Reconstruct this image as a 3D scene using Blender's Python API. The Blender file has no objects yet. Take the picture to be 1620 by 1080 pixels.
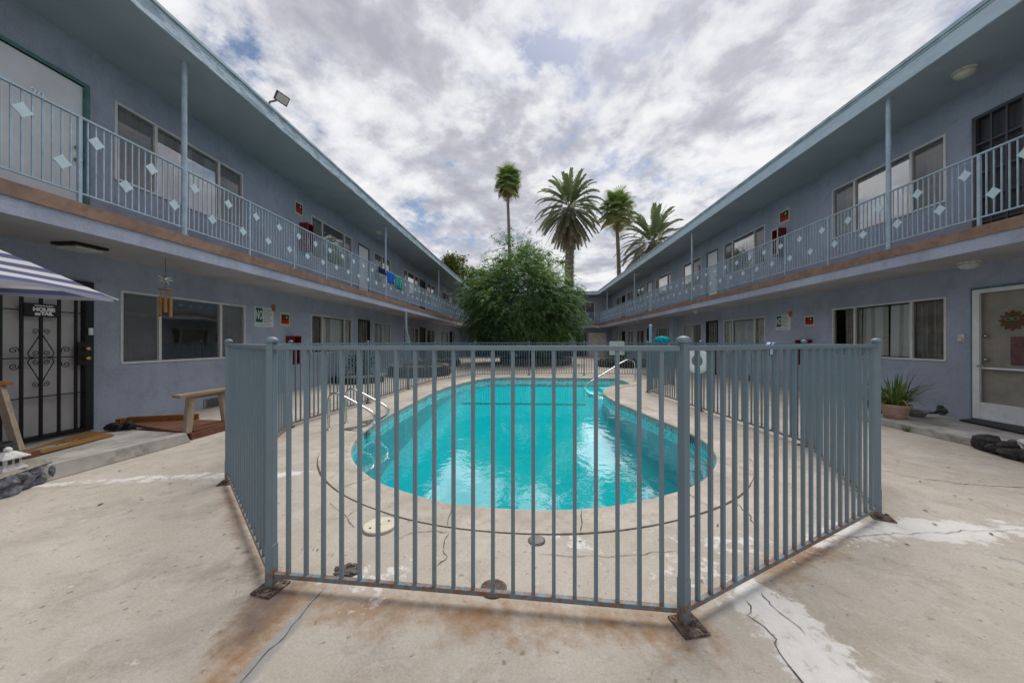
import bpy, math, random
import numpy as np
from mathutils import Vector, Matrix, noise as mnoise

random.seed(7)
rng = np.random.default_rng(11)
C = bpy.context.scene.collection
PI = math.pi

# ------------------------------------------------------------------ survey of the courtyard (metres; x across, y along, z up)
FPX, EYE, YAW, HOR = 540.0, 1.3, math.radians(2.97), 541.0
SN, CS = math.sin(YAW), math.cos(YAW)
def ray(x, y):
    a = (x - 810) / FPX; b = (HOR - y) / FPX
    return (-SN + a * CS, CS + a * SN, b)
def G(x, y, z=0.0):
    d = ray(x, y); t = (z - EYE) / d[2]
    return (d[0] * t, d[1] * t)
def W(x, X, y=541):
    d = ray(x, y); t = X / d[0]
    return (d[1] * t, EYE + d[2] * t)

XL, XR, SL, SR, RL, RR = -6.28, 7.30, -5.10, 6.12, -4.87, 6.00
ZF0, ZC0, ZM, ZF1, ZC1, ZT = 0.0, 2.56, 2.73, 2.876, 5.48, 5.72
YB, YE, YW = -4.0, 30.2, 31.4        # start of wings, far slab edge, far wall

# ------------------------------------------------------------------ node helpers
def mk(name):
    m = bpy.data.materials.new(name); m.use_nodes = True
    nt = m.node_tree; nt.nodes.clear()
    return m, nt
def N(nt, t, **kw):
    n = nt.nodes.new(t)
    for k, v in kw.items():
        if k.startswith('i_'):
            key = k[2:]
            key = int(key) if key.isdigit() else key.replace('_', ' ')
            n.inputs[key].default_value = v
        else: setattr(n, k, v)
    return n
def L(nt, a, b): nt.links.new(a, b)
def ramp(nt, fac, stops):
    r = nt.nodes.new('ShaderNodeValToRGB')
    el = r.color_ramp.elements
    while len(el) < len(stops): el.new(0.5)
    for e, (p, c) in zip(el, stops):
        e.position = p; e.color = (c, c, c, 1) if isinstance(c, (int, float)) else (*c[:3], 1)
    if fac is not None: L(nt, fac, r.inputs[0])
    return r.outputs[0]
def noise(nt, scale, detail=4, rough=0.55, vec=None, dist=0.0, dims='3D'):
    n = N(nt, 'ShaderNodeTexNoise', noise_dimensions=dims)
    n.inputs['Scale'].default_value = scale; n.inputs['Detail'].default_value = detail
    n.inputs['Roughness'].default_value = rough; n.inputs['Distortion'].default_value = dist
    if vec is not None: L(nt, vec, n.inputs['Vector'])
    return n.outputs['Fac']
def mixc(nt, fac, a, b, mode='MIX'):
    m = N(nt, 'ShaderNodeMix', data_type='RGBA', blend_type=mode)
    for s, v in ((0, fac), (6, a), (7, b)):
        if hasattr(v, 'is_output'): L(nt, v, m.inputs[s])
        elif isinstance(v, (int, float)): m.inputs[s].default_value = v if s == 0 else (v, v, v, 1)
        else: m.inputs[s].default_value = (*v[:3], 1)
    return m.outputs[2]
def mathn(nt, op, a, b=None, clamp=False):
    m = N(nt, 'ShaderNodeMath', operation=op, use_clamp=clamp)
    for i, v in enumerate((a, b)):
        if v is None: continue
        if hasattr(v, 'is_output'): L(nt, v, m.inputs[i])
        else: m.inputs[i].default_value = v
    return m.outputs[0]
def geo_pos(nt): return N(nt, 'ShaderNodeNewGeometry').outputs['Position']
def out_bsdf(nt, col, rough=0.6, spec=0.35, metal=0.0, bump=None, bstr=0.3, bdist=0.01):
    p = N(nt, 'ShaderNodeBsdfPrincipled'); o = N(nt, 'ShaderNodeOutputMaterial')
    if hasattr(col, 'is_output'): L(nt, col, p.inputs['Base Color'])
    else: p.inputs['Base Color'].default_value = (*col[:3], 1)
    if hasattr(rough, 'is_output'): L(nt, rough, p.inputs['Roughness'])
    else: p.inputs['Roughness'].default_value = rough
    p.inputs['Specular IOR Level'].default_value = spec
    if hasattr(metal, 'is_output'): L(nt, metal, p.inputs['Metallic'])
    else: p.inputs['Metallic'].default_value = metal
    if bump is not None:
        b = N(nt, 'ShaderNodeBump'); b.inputs['Strength'].default_value = bstr; b.inputs['Distance'].default_value = bdist
        L(nt, bump, b.inputs['Height']); L(nt, b.outputs[0], p.inputs['Normal'])
    L(nt, p.outputs[0], o.inputs[0])
    return p
def paint(name, col, rough=0.5, spec=0.35, var=0.12, scale=6.0, bump=0.15, bscale=90, metal=0.0, dirt=None, dirt_amt=0.0, bdist=0.004):
    m, nt = mk(name); pos = geo_pos(nt)
    n1 = noise(nt, scale, 6, 0.6, pos)
    lo = tuple(c * (1 - var) for c in col); hi = tuple(min(1, c * (1 + var)) for c in col)
    c = mixc(nt, ramp(nt, n1, [(0.38, 0.0), (0.62, 1.0)]), lo, hi)
    if dirt is not None:
        d = ramp(nt, noise(nt, scale * 2.3, 8, 0.7, pos), [(0.50, 0.0), (0.64, dirt_amt)])
        c = mixc(nt, d, c, dirt)
    rg = ramp(nt, noise(nt, scale * 3, 4, 0.5, pos), [(0.3, max(0, rough - 0.08)), (0.7, min(1, rough + 0.08))])
    out_bsdf(nt, c, rg, spec, metal, noise(nt, bscale, 3, 0.6, pos) if bump else None, bump, bdist)
    return m

M = {}
def stucco(name, col, streak=0.10):
    m, nt = mk(name); pos = geo_pos(nt)
    st = N(nt, 'ShaderNodeMapping'); st.inputs['Scale'].default_value = (3.0, 3.0, 0.25); L(nt, pos, st.inputs[0])
    a = ramp(nt, noise(nt, 0.7, 6, 0.65, pos), [(0.40, 0.0), (0.60, 1.0)])
    c = mixc(nt, a, tuple(x * 0.90 for x in col), tuple(x * 1.07 for x in col))
    s = ramp(nt, noise(nt, 1.0, 7, 0.7, st.outputs[0]), [(0.47, 0.0), (0.66, streak * 2.6)])
    c = mixc(nt, s, c, tuple(x * 0.66 for x in col))
    c = mixc(nt, ramp(nt, noise(nt, 3.2, 8, 0.72, pos, 0.4), [(0.51, 0.0), (0.62, 0.45)]), c, tuple(x * 0.74 for x in col))
    fine = mixc(nt, ramp(nt, noise(nt, 70, 4, 0.65, pos), [(0.40, 0.0), (0.60, 1.0)]), (0.91,) * 3, (1.05,) * 3)
    c = mixc(nt, 1.0, c, fine, 'MULTIPLY')
    b = mathn(nt, 'ADD', noise(nt, 55, 4, 0.65, pos), mathn(nt, 'MULTIPLY', noise(nt, 6, 3, 0.5, pos), 1.5))
    out_bsdf(nt, c, 0.85, 0.2, 0, b, 0.7, 0.012)
    return m
WALLC = (0.365, 0.412, 0.510)
M['wall'] = stucco('stucco_slate_blue', WALLC)
M['fascia'] = stucco('stucco_lavender', (0.40, 0.43, 0.54), 0.16)
M['soffit'] = paint('soffit_paint', (0.335, 0.400, 0.460), 0.7, 0.2, 0.08, 1.2, 0.35, 40, bdist=0.006)
M['soffit_low'] = paint('lower_soffit_paint', (0.42, 0.41, 0.42), 0.7, 0.2, 0.09, 1.2, 0.35, 40, bdist=0.006)
M['brown'] = paint('brown_trim', (0.255, 0.160, 0.118), 0.6, 0.3, 0.18, 4, 0.2, 60, dirt=(0.10, 0.07, 0.055), dirt_amt=0.5)
M['roofing'] = paint('roofing_felt', (0.22, 0.22, 0.22), 0.9, 0.1, 0.2, 3)
# weathered pale-blue roof edge
def fascia_paint(name, amt):
    m, nt = mk(name); pos = geo_pos(nt)
    st = N(nt, 'ShaderNodeMapping'); st.inputs['Scale'].default_value = (4, 1.6, 9); L(nt, pos, st.inputs[0])
    k = ramp(nt, noise(nt, 1.6, 9, 0.72, st.outputs[0], 0.6), [(0.48, 0.0), (0.56, amt)])
    base = mixc(nt, noise(nt, 2.5, 5, 0.6, pos), (0.41, 0.52, 0.61), (0.50, 0.61, 0.69))
    c = mixc(nt, k, base, (0.17, 0.25, 0.29))
    out_bsdf(nt, c, 0.6, 0.3, 0, noise(nt, 30, 5, 0.7, pos), 0.3, 0.006)
    return m
M['edge_worn'] = fascia_paint('worn_roof_edge_paint', 0.75)
M['edge'] = fascia_paint('roof_edge_paint', 0.18)
M['drip'] = paint('drip_edge_metal', (0.30, 0.40, 0.45), 0.5, 0.4, 0.2, 5)
M['rail'] = paint('balcony_rail_paint', (0.34, 0.44, 0.535), 0.42, 0.4, 0.12, 5, 0.1, 120, dirt=(0.16, 0.12, 0.09), dirt_amt=0.25)
M['plate'] = paint('diamond_paint', (0.50, 0.62, 0.69), 0.45, 0.4, 0.06, 5, 0.05)
# pool fence paint with rust close to the ground
def fence_paint():
    m, nt = mk('fence_paint'); pos = geo_pos(nt)
    g = N(nt, 'ShaderNodeSeparateXYZ'); L(nt, pos, g.inputs[0])
    c = mixc(nt, noise(nt, 7, 5, 0.6, pos), (0.140, 0.200, 0.240), (0.185, 0.255, 0.300))
    c = mixc(nt, ramp(nt, noise(nt, 160, 4, 0.7, pos), [(0.62, 0.0), (0.72, 0.35)]), c, (0.26, 0.32, 0.34))
    far = ramp(nt, mathn(nt, 'MULTIPLY', g.outputs[1], 1 / 14.0), [(0.25, 0.0), (0.6, 1.0)])
    low = ramp(nt, g.outputs[2], [(0.07, 1.0), (0.14, 0.0)])
    n = noise(nt, 26, 6, 0.7, pos)
    ru = ramp(nt, mathn(nt, 'ADD', n, mathn(nt, 'MULTIPLY', low, 0.16)), [(0.60, 0.0), (0.72, 0.9)])
    rc = mixc(nt, noise(nt, 90, 4, 0.6, pos), (0.13, 0.052, 0.022), (0.30, 0.165, 0.085))
    hi = ramp(nt, g.outputs[2], [(0.10, 1.0), (0.45, 0.12)])
    ru = mathn(nt, 'MULTIPLY', ru, hi)
    c = mixc(nt, ru, c, rc)
    b = mathn(nt, 'ADD', noise(nt, 220, 3, 0.6, pos), mathn(nt, 'MULTIPLY', ru, 0.8))
    out_bsdf(nt, c, 0.45, 0.42, 0, b, 0.25, 0.002)
    return m
M['fence'] = fence_paint()
M['rust'] = paint('rusty_steel', (0.105, 0.072, 0.058), 0.85, 0.2, 0.5, 22, 0.6, 70, dirt=(0.30, 0.25, 0.21), dirt_amt=0.8)
M['alu'] = paint('window_aluminium', (0.62, 0.62, 0.60), 0.4, 0.5, 0.06, 8, 0.05, metal=0.1)
M['white'] = paint('white_paint', (0.72, 0.73, 0.74), 0.45, 0.4, 0.04, 5, 0.06, 80, dirt=(0.45, 0.44, 0.42), dirt_amt=0.25)
M['door_white'] = paint('door_white_paint', (0.74, 0.78, 0.81), 0.5, 0.35, 0.05, 3, 0.06, 60)
M['teal'] = paint('teal_trim', (0.085, 0.19, 0.20), 0.5, 0.35, 0.15, 6)
M['black'] = paint('black_iron', (0.012, 0.012, 0.014), 0.45, 0.4, 0.2, 10, 0.1)
M['darkgrey'] = paint('dark_plastic', (0.05, 0.052, 0.058), 0.5, 0.35, 0.15, 10)
M['greydoor'] = paint('grey_door_paint', (0.55, 0.54, 0.53), 0.55, 0.3, 0.06, 3)
M['brass'] = paint('polished_brass', (0.62, 0.44, 0.16), 0.25, 0.5, 0.1, 20, 0.0, metal=0.95)
M['steel'] = paint('stainless_tube', (0.62, 0.62, 0.60), 0.22, 0.5, 0.08, 15, 0.03, metal=0.95)
M['blind'] = paint('vertical_blind', (0.90, 0.91, 0.88), 0.7, 0.2, 0.04, 4, 0.0)
M['blind_beige'] = paint('beige_vertical_blind', (0.62, 0.58, 0.50), 0.7, 0.2, 0.08, 4, 0.0)  # beige tone given to random slats so neighbours read apart
M['blind_soft'] = paint('blind_soft', (0.82, 0.84, 0.84), 0.7, 0.2, 0.08, 4, 0.0)
M['drape'] = paint('brown_drape', (0.40, 0.34, 0.30), 0.85, 0.1, 0.2, 5, 0.2, 60)
M['cream'] = paint('cream_drape', (0.80, 0.75, 0.66), 0.85, 0.1, 0.12, 4, 0.2, 60)
M['screen'] = paint('insect_screen', (0.085, 0.090, 0.095), 0.75, 0.2, 0.18, 3, 0.0)
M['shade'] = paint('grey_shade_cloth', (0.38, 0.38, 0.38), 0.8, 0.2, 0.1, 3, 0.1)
M['red'] = paint('extinguisher_red', (0.17, 0.012, 0.016), 0.4, 0.4, 0.2, 8, 0.05)
M['signred'] = paint('sign_red', (0.42, 0.012, 0.012), 0.5, 0.3, 0.1, 20, 0.0)
M['signblack'] = paint('sign_black', (0.014, 0.010, 0.010), 0.5, 0.3, 0.1, 20, 0.0)
M['signcream'] = paint('sign_cream', (0.52, 0.52, 0.36), 0.5, 0.3, 0.06, 20, 0.0)
M['signwhite'] = paint('sign_white', (0.62, 0.68, 0.67), 0.5, 0.3, 0.05, 12, 0.0)
M['signgreen'] = paint('sign_green', (0.012, 0.105, 0.088), 0.5, 0.3, 0.1, 20, 0.0)
M['ink'] = paint('sign_ink', (0.10, 0.14, 0.14), 0.6, 0.2, 0.0, 10, 0.0)
M['orange'] = paint('orange_sticker', (0.36, 0.13, 0.035), 0.6, 0.3, 0.25, 30, 0.0)
M['lampglass'] = paint('lamp_glass', (0.55, 0.55, 0.49), 0.3, 0.5, 0.08, 30, 0.2, 60)
M['porch'] = paint('porch_concrete', (0.40, 0.385, 0.355), 0.85, 0.2, 0.18, 2.5, 0.4, 60, dirt=(0.20, 0.185, 0.165), dirt_amt=0.7)
M['soil'] = paint('dark_soil', (0.055, 0.042, 0.032), 0.95, 0.1, 0.4, 12, 0.8, 40, bdist=0.02)
M['terracotta'] = paint('terracotta', (0.43, 0.27, 0.20), 0.75, 0.25, 0.12, 8, 0.2, 60, dirt=(0.5, 0.42, 0.36), dirt_amt=0.4)
M['stonegrey'] = paint('grey_stoneware', (0.22, 0.215, 0.21), 0.7, 0.25, 0.15, 10)
M['plaster'] = paint('white_plaster', (0.60, 0.60, 0.59), 0.8, 0.2, 0.15, 14, 0.4, 50, dirt=(0.25, 0.25, 0.24), dirt_amt=0.6)
M['rubber'] = paint('black_rubber', (0.018, 0.018, 0.022), 0.55, 0.35, 0.2, 14)
M['cyan_cloth'] = paint('cyan_cloth', (0.015, 0.38, 0.50), 0.85, 0.1, 0.2, 14, 0.4, 120)
M['white_cloth'] = paint('white_cloth', (0.70, 0.71, 0.75), 0.85, 0.1, 0.06, 14, 0.4, 120)
M['blue_cloth'] = paint('blue_towel', (0.012, 0.10, 0.46), 0.9, 0.1, 0.15, 14, 0.4, 120)
M['navy_cloth'] = paint('navy_cloth', (0.012, 0.022, 0.07), 0.9, 0.1, 0.3, 14, 0.4, 120)
M['ring'] = paint('life_ring_vinyl', (0.86, 0.86, 0.84), 0.5, 0.35, 0.08, 10, 0.1)
M['cyl_cover'] = paint('skimmer_lid_plastic', (0.66, 0.60, 0.47), 0.6, 0.3, 0.08, 14, 0.1)
M['iron'] = paint('cast_iron', (0.11, 0.095, 0.085), 0.8, 0.3, 0.4, 30, 0.5, 90)
M['joint'] = paint('dirt_joint', (0.12, 0.103, 0.088), 0.95, 0.1, 0.4, 30, 0.3)
M['bluewall'] = paint('blue_dado_paint', (0.05, 0.085, 0.18), 0.6, 0.25, 0.2, 3)
M['pink'] = paint('pink_petals', (0.55, 0.22, 0.30), 0.7, 0.2, 0.2, 30, 0.0)

def wood(name, a, b, scale=1.0, axis=1, rough=0.75):
    m, nt = mk(name); pos = geo_pos(nt)
    mp = N(nt, 'ShaderNodeMapping'); s = [22, 22, 22]; s[axis] = 1.6
    mp.inputs['Scale'].default_value = tuple(x * scale for x in s); L(nt, pos, mp.inputs[0])
    n = noise(nt, 1.0, 8, 0.68, mp.outputs[0], 0.8)
    c = mixc(nt, ramp(nt, n, [(0.3, 0.0), (0.7, 1.0)]), a, b)
    c = mixc(nt, ramp(nt, noise(nt, 9, 6, 0.7, pos), [(0.5, 0.0), (0.75, 0.5)]), c, tuple(x * 0.45 for x in a))
    out_bsdf(nt, c, rough, 0.25, 0, n, 0.4, 0.004)
    return m
M['oldwood'] = wood('weathered_wood', (0.19, 0.135, 0.09), (0.40, 0.31, 0.22))
M['oldwood_z'] = wood('weathered_wood_upright', (0.22, 0.17, 0.125), (0.44, 0.37, 0.29), 1.0, 2)
M['redwood'] = wood('redwood_boards', (0.105, 0.042, 0.026), (0.22, 0.105, 0.065))
M['orangewood'] = wood('orange_board', (0.20, 0.075, 0.022), (0.38, 0.165, 0.055))
M['bamboo'] = wood('bamboo', (0.25, 0.115, 0.035), (0.46, 0.26, 0.09), 1.0, 2, 0.45)

def coir():
    m, nt = mk('coir_mat'); pos = geo_pos(nt)
    c = mixc(nt, noise(nt, 180, 3, 0.6, pos), (0.20, 0.095, 0.03), (0.46, 0.25, 0.09))
    out_bsdf(nt, c, 0.95, 0.05, 0, noise(nt, 260, 3, 0.6, pos), 0.9, 0.01)
    return m
M['coir'] = coir()
def lava(name, a, b):
    m, nt = mk(name); pos = geo_pos(nt)
    n = noise(nt, 24, 8, 0.72, pos)
    c = mixc(nt, ramp(nt, n, [(0.3, 0.0), (0.72, 1.0)]), a, b)
    out_bsdf(nt, c, 0.9, 0.2, 0, n, 0.9, 0.03)
    return m
M['lava'] = lava('lava_rock', (0.05, 0.055, 0.068), (0.30, 0.31, 0.35))
M['lava_dark'] = lava('dark_lava_rock', (0.014, 0.014, 0.016), (0.095, 0.09, 0.088))
M['mortar'] = lava('mortar', (0.22, 0.20, 0.165), (0.42, 0.39, 0.33))
M['brickcap'] = lava('brick_cap', (0.13, 0.065, 0.05), (0.30, 0.17, 0.13))

def glass(name, base=0.06, ior=1.5, tint=(0.80, 0.86, 0.86), veil=0.0):
    m, nt = mk(name)
    o = N(nt, 'ShaderNodeOutputMaterial'); mx = N(nt, 'ShaderNodeMixShader')
    t = N(nt, 'ShaderNodeBsdfTransparent'); t.inputs[0].default_value = (*tint, 1)
    g = N(nt, 'ShaderNodeBsdfGlossy'); g.inputs['Roughness'].default_value = 0.015
    pos = geo_pos(nt)
    b = N(nt, 'ShaderNodeBump'); b.inputs['Strength'].default_value = 0.05; b.inputs['Distance'].default_value = 0.05
    L(nt, noise(nt, 1.3, 2, 0.5, pos), b.inputs['Height']); L(nt, b.outputs[0], g.inputs['Normal'])
    f = N(nt, 'ShaderNodeFresnel'); f.inputs[0].default_value = ior
    k = mathn(nt, 'ADD', mathn(nt, 'MULTIPLY', f.outputs[0], 1.15), base, True)
    src = t.outputs[0]
    if veil:
        df = N(nt, 'ShaderNodeBsdfDiffuse'); df.inputs[0].default_value = (0.36, 0.38, 0.40, 1); mv = N(nt, 'ShaderNodeMixShader')
        L(nt, ramp(nt, noise(nt, 1.4, 5, 0.6, pos), [(0.3, veil * 0.75), (0.7, veil * 1.2)]), mv.inputs[0]); L(nt, src, mv.inputs[1]); L(nt, df.outputs[0], mv.inputs[2]); src = mv.outputs[0]
    L(nt, k, mx.inputs[0]); L(nt, src, mx.inputs[1]); L(nt, g.outputs[0], mx.inputs[2]); L(nt, mx.outputs[0], o.inputs[0])
    return m
M['glass'] = glass('window_glass', 0.02, 1.45, (0.97, 0.985, 0.985))
M['glass_clear'] = glass('clear_window_glass', 0.30, 1.5, (0.90, 0.94, 0.94))
M['glass_upper'] = glass('sky_lit_window_glass', 0.36, 1.5, (0.92, 0.95, 0.95))
M['door_mesh'] = glass('door_insect_mesh', 0.01, 1.2, (0.62, 0.61, 0.59), 0.06)
M['screen_glass'] = glass('screened_glass', 0.05, 1.35, (0.70, 0.71, 0.72), 0.34)

def leafmat(name, stops, trans=0.35, rough=0.55):
    m, nt = mk(name)
    a = N(nt, 'ShaderNodeAttribute', attribute_name='v')
    c = ramp(nt, a.outputs['Fac'], stops)
    p = N(nt, 'ShaderNodeBsdfPrincipled'); L(nt, c, p.inputs['Base Color'])
    p.inputs['Roughness'].default_value = rough; p.inputs['Specular IOR Level'].default_value = 0.3
    t = N(nt, 'ShaderNodeBsdfTranslucent'); L(nt, mixc(nt, 1.0, c, (1.25, 1.3, 0.7), 'MULTIPLY'), t.inputs[0])
    mx = N(nt, 'ShaderNodeMixShader'); mx.inputs[0].default_value = trans
    o = N(nt, 'ShaderNodeOutputMaterial')
    L(nt, p.outputs[0], mx.inputs[1]); L(nt, t.outputs[0], mx.inputs[2]); L(nt, mx.outputs[0], o.inputs[0])
    return m
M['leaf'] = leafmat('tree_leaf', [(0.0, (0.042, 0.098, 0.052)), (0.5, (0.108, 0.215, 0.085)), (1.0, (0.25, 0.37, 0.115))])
M['leaf_far'] = leafmat('far_leaf', [(0.0, (0.04, 0.06, 0.014)), (1.0, (0.17, 0.18, 0.045))])
M['leaf_plant'] = leafmat('strap_leaf', [(0.0, (0.022, 0.055, 0.012)), (0.6, (0.07, 0.14, 0.03)), (1.0, (0.23, 0.22, 0.06))])
M['leaf_shrub'] = leafmat('shrub_leaf', [(0.0, (0.018, 0.045, 0.016)), (1.0, (0.085, 0.14, 0.04))])
M['frond'] = leafmat('date_frond', [(0.0, (0.24, 0.20, 0.155)), (0.25, (0.145, 0.145, 0.10)), (0.5, (0.11, 0.145, 0.09)), (1.0, (0.20, 0.26, 0.135))], 0.2)
M['fan'] = leafmat('fan_frond', [(0.0, (0.33, 0.24, 0.14)), (0.3, (0.19, 0.20, 0.09)), (0.6, (0.16, 0.24, 0.085)), (1.0, (0.25, 0.34, 0.115))], 0.3)
def bark(name, a, b, ring=0.0):
    m, nt = mk(name); pos = geo_pos(nt)
    mp = N(nt, 'ShaderNodeMapping'); mp.inputs['Scale'].default_value = (3, 3, 3 + ring); L(nt, pos, mp.inputs[0])
    n = noise(nt, 1.2, 8, 0.7, mp.outputs[0])
    c = mixc(nt, ramp(nt, n, [(0.3, 0.0), (0.7, 1.0)]), a, b)
    out_bsdf(nt, c, 0.95, 0.1, 0, n, 0.9, 0.08)
    return m
M['bark'] = bark('tree_bark', (0.06, 0.045, 0.035), (0.20, 0.16, 0.125))
M['palmbark'] = bark('palm_bark', (0.10, 0.08, 0.065), (0.27, 0.235, 0.20), 4)
M['palmbark_green'] = bark('ivy_bark', (0.05, 0.065, 0.02), (0.21, 0.19, 0.11), 3)

# striped umbrella cloth: stripes run along the rim direction stored in attribute v
def stripes():
    m, nt = mk('striped_canvas')
    a = N(nt, 'ShaderNodeAttribute', attribute_name='v')
    s = ramp(nt, mathn(nt, 'FRACT', mathn(nt, 'MULTIPLY', a.outputs['Fac'], 6.5)), [(0.0, 0.0), (0.49, 0.0), (0.51, 1.0), (0.98, 1.0), (1.0, 0.0)])
    c = mixc(nt, s, (0.095, 0.105, 0.235), (0.66, 0.66, 0.67))
    p = N(nt, 'ShaderNodeBsdfPrincipled'); L(nt, c, p.inputs['Base Color']); p.inputs['Roughness'].default_value = 0.85
    t = N(nt, 'ShaderNodeBsdfTranslucent'); L(nt, c, t.inputs[0])
    mx = N(nt, 'ShaderNodeMixShader'); mx.inputs[0].default_value = 0.3; o = N(nt, 'ShaderNodeOutputMaterial')
    L(nt, p.outputs[0], mx.inputs[1]); L(nt, t.outputs[0], mx.inputs[2]); L(nt, mx.outputs[0], o.inputs[0])
    return m
M['stripes'] = stripes()
def towel_pattern():
    m, nt = mk('patterned_towel'); pos = geo_pos(nt)
    n = noise(nt, 7, 3, 0.5, pos, 1.5)
    c = ramp(nt, n, [(0.3, (0.01, 0.03, 0.08)), (0.44, (0.01, 0.20, 0.22)), (0.56, (0.03, 0.30, 0.24)), (0.68, (0.42, 0.52, 0.30))])
    out_bsdf(nt, c, 0.9, 0.1); return m
M['towel'] = towel_pattern()
def tiedye():
    m, nt = mk('tie_dye_print'); pos = geo_pos(nt)
    c = ramp(nt, noise(nt, 7, 4, 0.6, pos, 1.0), [(0.3, (0.22, 0.16, 0.25)), (0.45, (0.36, 0.13, 0.20)), (0.55, (0.45, 0.20, 0.14)), (0.7, (0.33, 0.26, 0.33))])
    out_bsdf(nt, c, 0.7, 0.2); return m
M['tiedye'] = tiedye()

# ------------------------------------------------------------------ mesh builder
class MB:
    def __init__(s): s.v = []; s.f = []; s.a = []; s.mi = []; s.cm = 0
    def quad(s, *p, a=0.5):
        i = len(s.v); s.v += [tuple(q) for q in p]; s.a += [a] * len(p); s.f.append(tuple(range(i, i + len(p)))); s.mi.append(s.cm); return s
    def hexa(s, p):     # 8 points: bottom 4 (ccw), top 4
        i = len(s.v); s.v += [tuple(q) for q in p]; s.a += [0.5] * 8
        for f in ((3, 2, 1, 0), (4, 5, 6, 7), (0, 1, 5, 4), (1, 2, 6, 5), (2, 3, 7, 6), (3, 0, 4, 7)):
            s.f.append(tuple(i + k for k in f)); s.mi.append(s.cm)
        return s
    def box(s, x0, x1, y0, y1, z0, z1):
        return s.hexa([(x0, y0, z0), (x1, y0, z0), (x1, y1, z0), (x0, y1, z0), (x0, y0, z1), (x1, y0, z1), (x1, y1, z1), (x0, y1, z1)])
    def beam(s, a, b, w, h, up=(0, 0, 1)):
        a, b = Vector(a), Vector(b); d = (b - a).normalized(); u = Vector(up)
        if abs(d.dot(u)) > 0.99: u = Vector((0, 1, 0))
        r = d.cross(u).normalized() * (w / 2); q = r.cross(d).normalized() * (h / 2)
        return s.hexa([a - r - q, a + r - q, b + r - q, b - r - q, a - r + q, a + r + q, b + r + q, b - r + q])
    def tube(s, pts, rad, n=10, caps=True, a=0.5):
        pts = [Vector(p) for p in pts]
        rs = rad if isinstance(rad, (list, tuple)) else [rad] * len(pts)
        t0 = (pts[1] - pts[0]).normalized()
        u = Vector((0, 0, 1)) if abs(t0.z) < 0.9 else Vector((1, 0, 0))
        u = (u - t0 * u.dot(t0)).normalized(); base = len(s.v)
        for k, p in enumerate(pts):
            t = (pts[min(k + 1, len(pts) - 1)] - pts[max(k - 1, 0)]).normalized()
            u = (u - t * u.dot(t)).normalized(); w = t.cross(u)
            for j in range(n):
                an = 2 * PI * j / n
                s.v.append(tuple(p + (u * math.cos(an) + w * math.sin(an)) * rs[k])); s.a.append(a)
        for k in range(len(pts) - 1):
            for j in range(n):
                b0 = base + k * n; j2 = (j + 1) % n
                s.f.append((b0 + j, b0 + j2, b0 + n + j2, b0 + n + j)); s.mi.append(s.cm)
        if caps:
            s.f.append(tuple(base + j for j in reversed(range(n)))); s.mi.append(s.cm)
            e = base + (len(pts) - 1) * n; s.f.append(tuple(e + j for j in range(n))); s.mi.append(s.cm)
        return s
    def lathe(s, c, prof, n=20, a=0.5):  # prof: (r, z) from bottom to top
        base = len(s.v)
        for r, z in prof:
            for j in range(n):
                an = 2 * PI * j / n; s.v.append((c[0] + r * math.cos(an), c[1] + r * math.sin(an), c[2] + z)); s.a.append(a)
        for k in range(len(prof) - 1):
            for j in range(n):
                b0 = base + k * n; j2 = (j + 1) % n
                s.f.append((b0 + j, b0 + j2, b0 + n + j2, b0 + n + j)); s.mi.append(s.cm)
        s.f.append(tuple(base + j for j in reversed(range(n)))); s.mi.append(s.cm)
        e = base + (len(prof) - 1) * n; s.f.append(tuple(e + j for j in range(n))); s.mi.append(s.cm)
        return s
    def blob(s, c, r, jit=0.15, seed=0, sub=2, sq=(1, 1, 1)):
        import bmesh
        bm = bmesh.new(); bmesh.ops.create_icosphere(bm, subdivisions=sub, radius=1.0)
        base = len(s.v); o = Vector((seed * 3.1, seed * 1.7, seed * 0.9))
        for v in bm.verts:
            k = 1 + jit * 2 * mnoise.noise(v.co * 1.3 + o) + jit * mnoise.noise(v.co * 3.7 + o)
            s.v.append((c[0] + v.co.x * r * k * sq[0], c[1] + v.co.y * r * k * sq[1], c[2] + v.co.z * r * k * sq[2])); s.a.append(0.5)
        for f in bm.faces:
            s.f.append(tuple(base + v.index for v in f.verts)); s.mi.append(s.cm)
        bm.free(); return s
    def build(s, name, mat, parent=None, smooth=False, kind=None, label=None, bevel=0.0):
        off = Vector((0, 0, 0))
        if parent is not None: off = Vector(ORG[parent.name])
        me = bpy.data.meshes.new(name)
        me.from_pydata([tuple(Vector(v) - off) for v in s.v], [], s.f)
        at = me.attributes.new('v', 'FLOAT', 'POINT'); at.data.foreach_set('value', np.array(s.a, dtype=np.float32))
        mats = mat if isinstance(mat, (list, tuple)) else [mat]
        for mm in mats: me.materials.append(mm)
        if len(mats) > 1: me.polygons.foreach_set('material_index', s.mi)
        if smooth:
            me.polygons.foreach_set('use_smooth', [True] * len(me.polygons))
            if smooth == 'auto': me.set_sharp_from_angle(angle=math.radians(40))
        o = bpy.data.objects.new(name, me); C.objects.link(o)
        if parent is not None: o.parent = parent
        ORG[o.name] = tuple(off)
        if bevel:
            b = o.modifiers.new('bevel', 'BEVEL'); b.width = bevel; b.segments = 2; b.limit_method = 'ANGLE'
        if kind: o['kind'] = kind
        if label: o['label'] = label
        return o
ORG = {}
def thing(name, loc, label, cat, group=None):
    o = bpy.data.objects.new(name, None); C.objects.link(o); o.location = loc; ORG[o.name] = tuple(loc)
    o.empty_display_size = 0.1
    o['label'] = label; o['category'] = cat
    if group: o['group'] = group
    return o
def tag(o, label, cat, group=None):
    o['label'] = label; o['category'] = cat
    if group: o['group'] = group
    return o
def recentre(o, loc):   # put the origin of a single-mesh thing at its base
    o.data.transform(Matrix.Translation(-Vector(loc))); o.location = loc; return o
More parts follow.
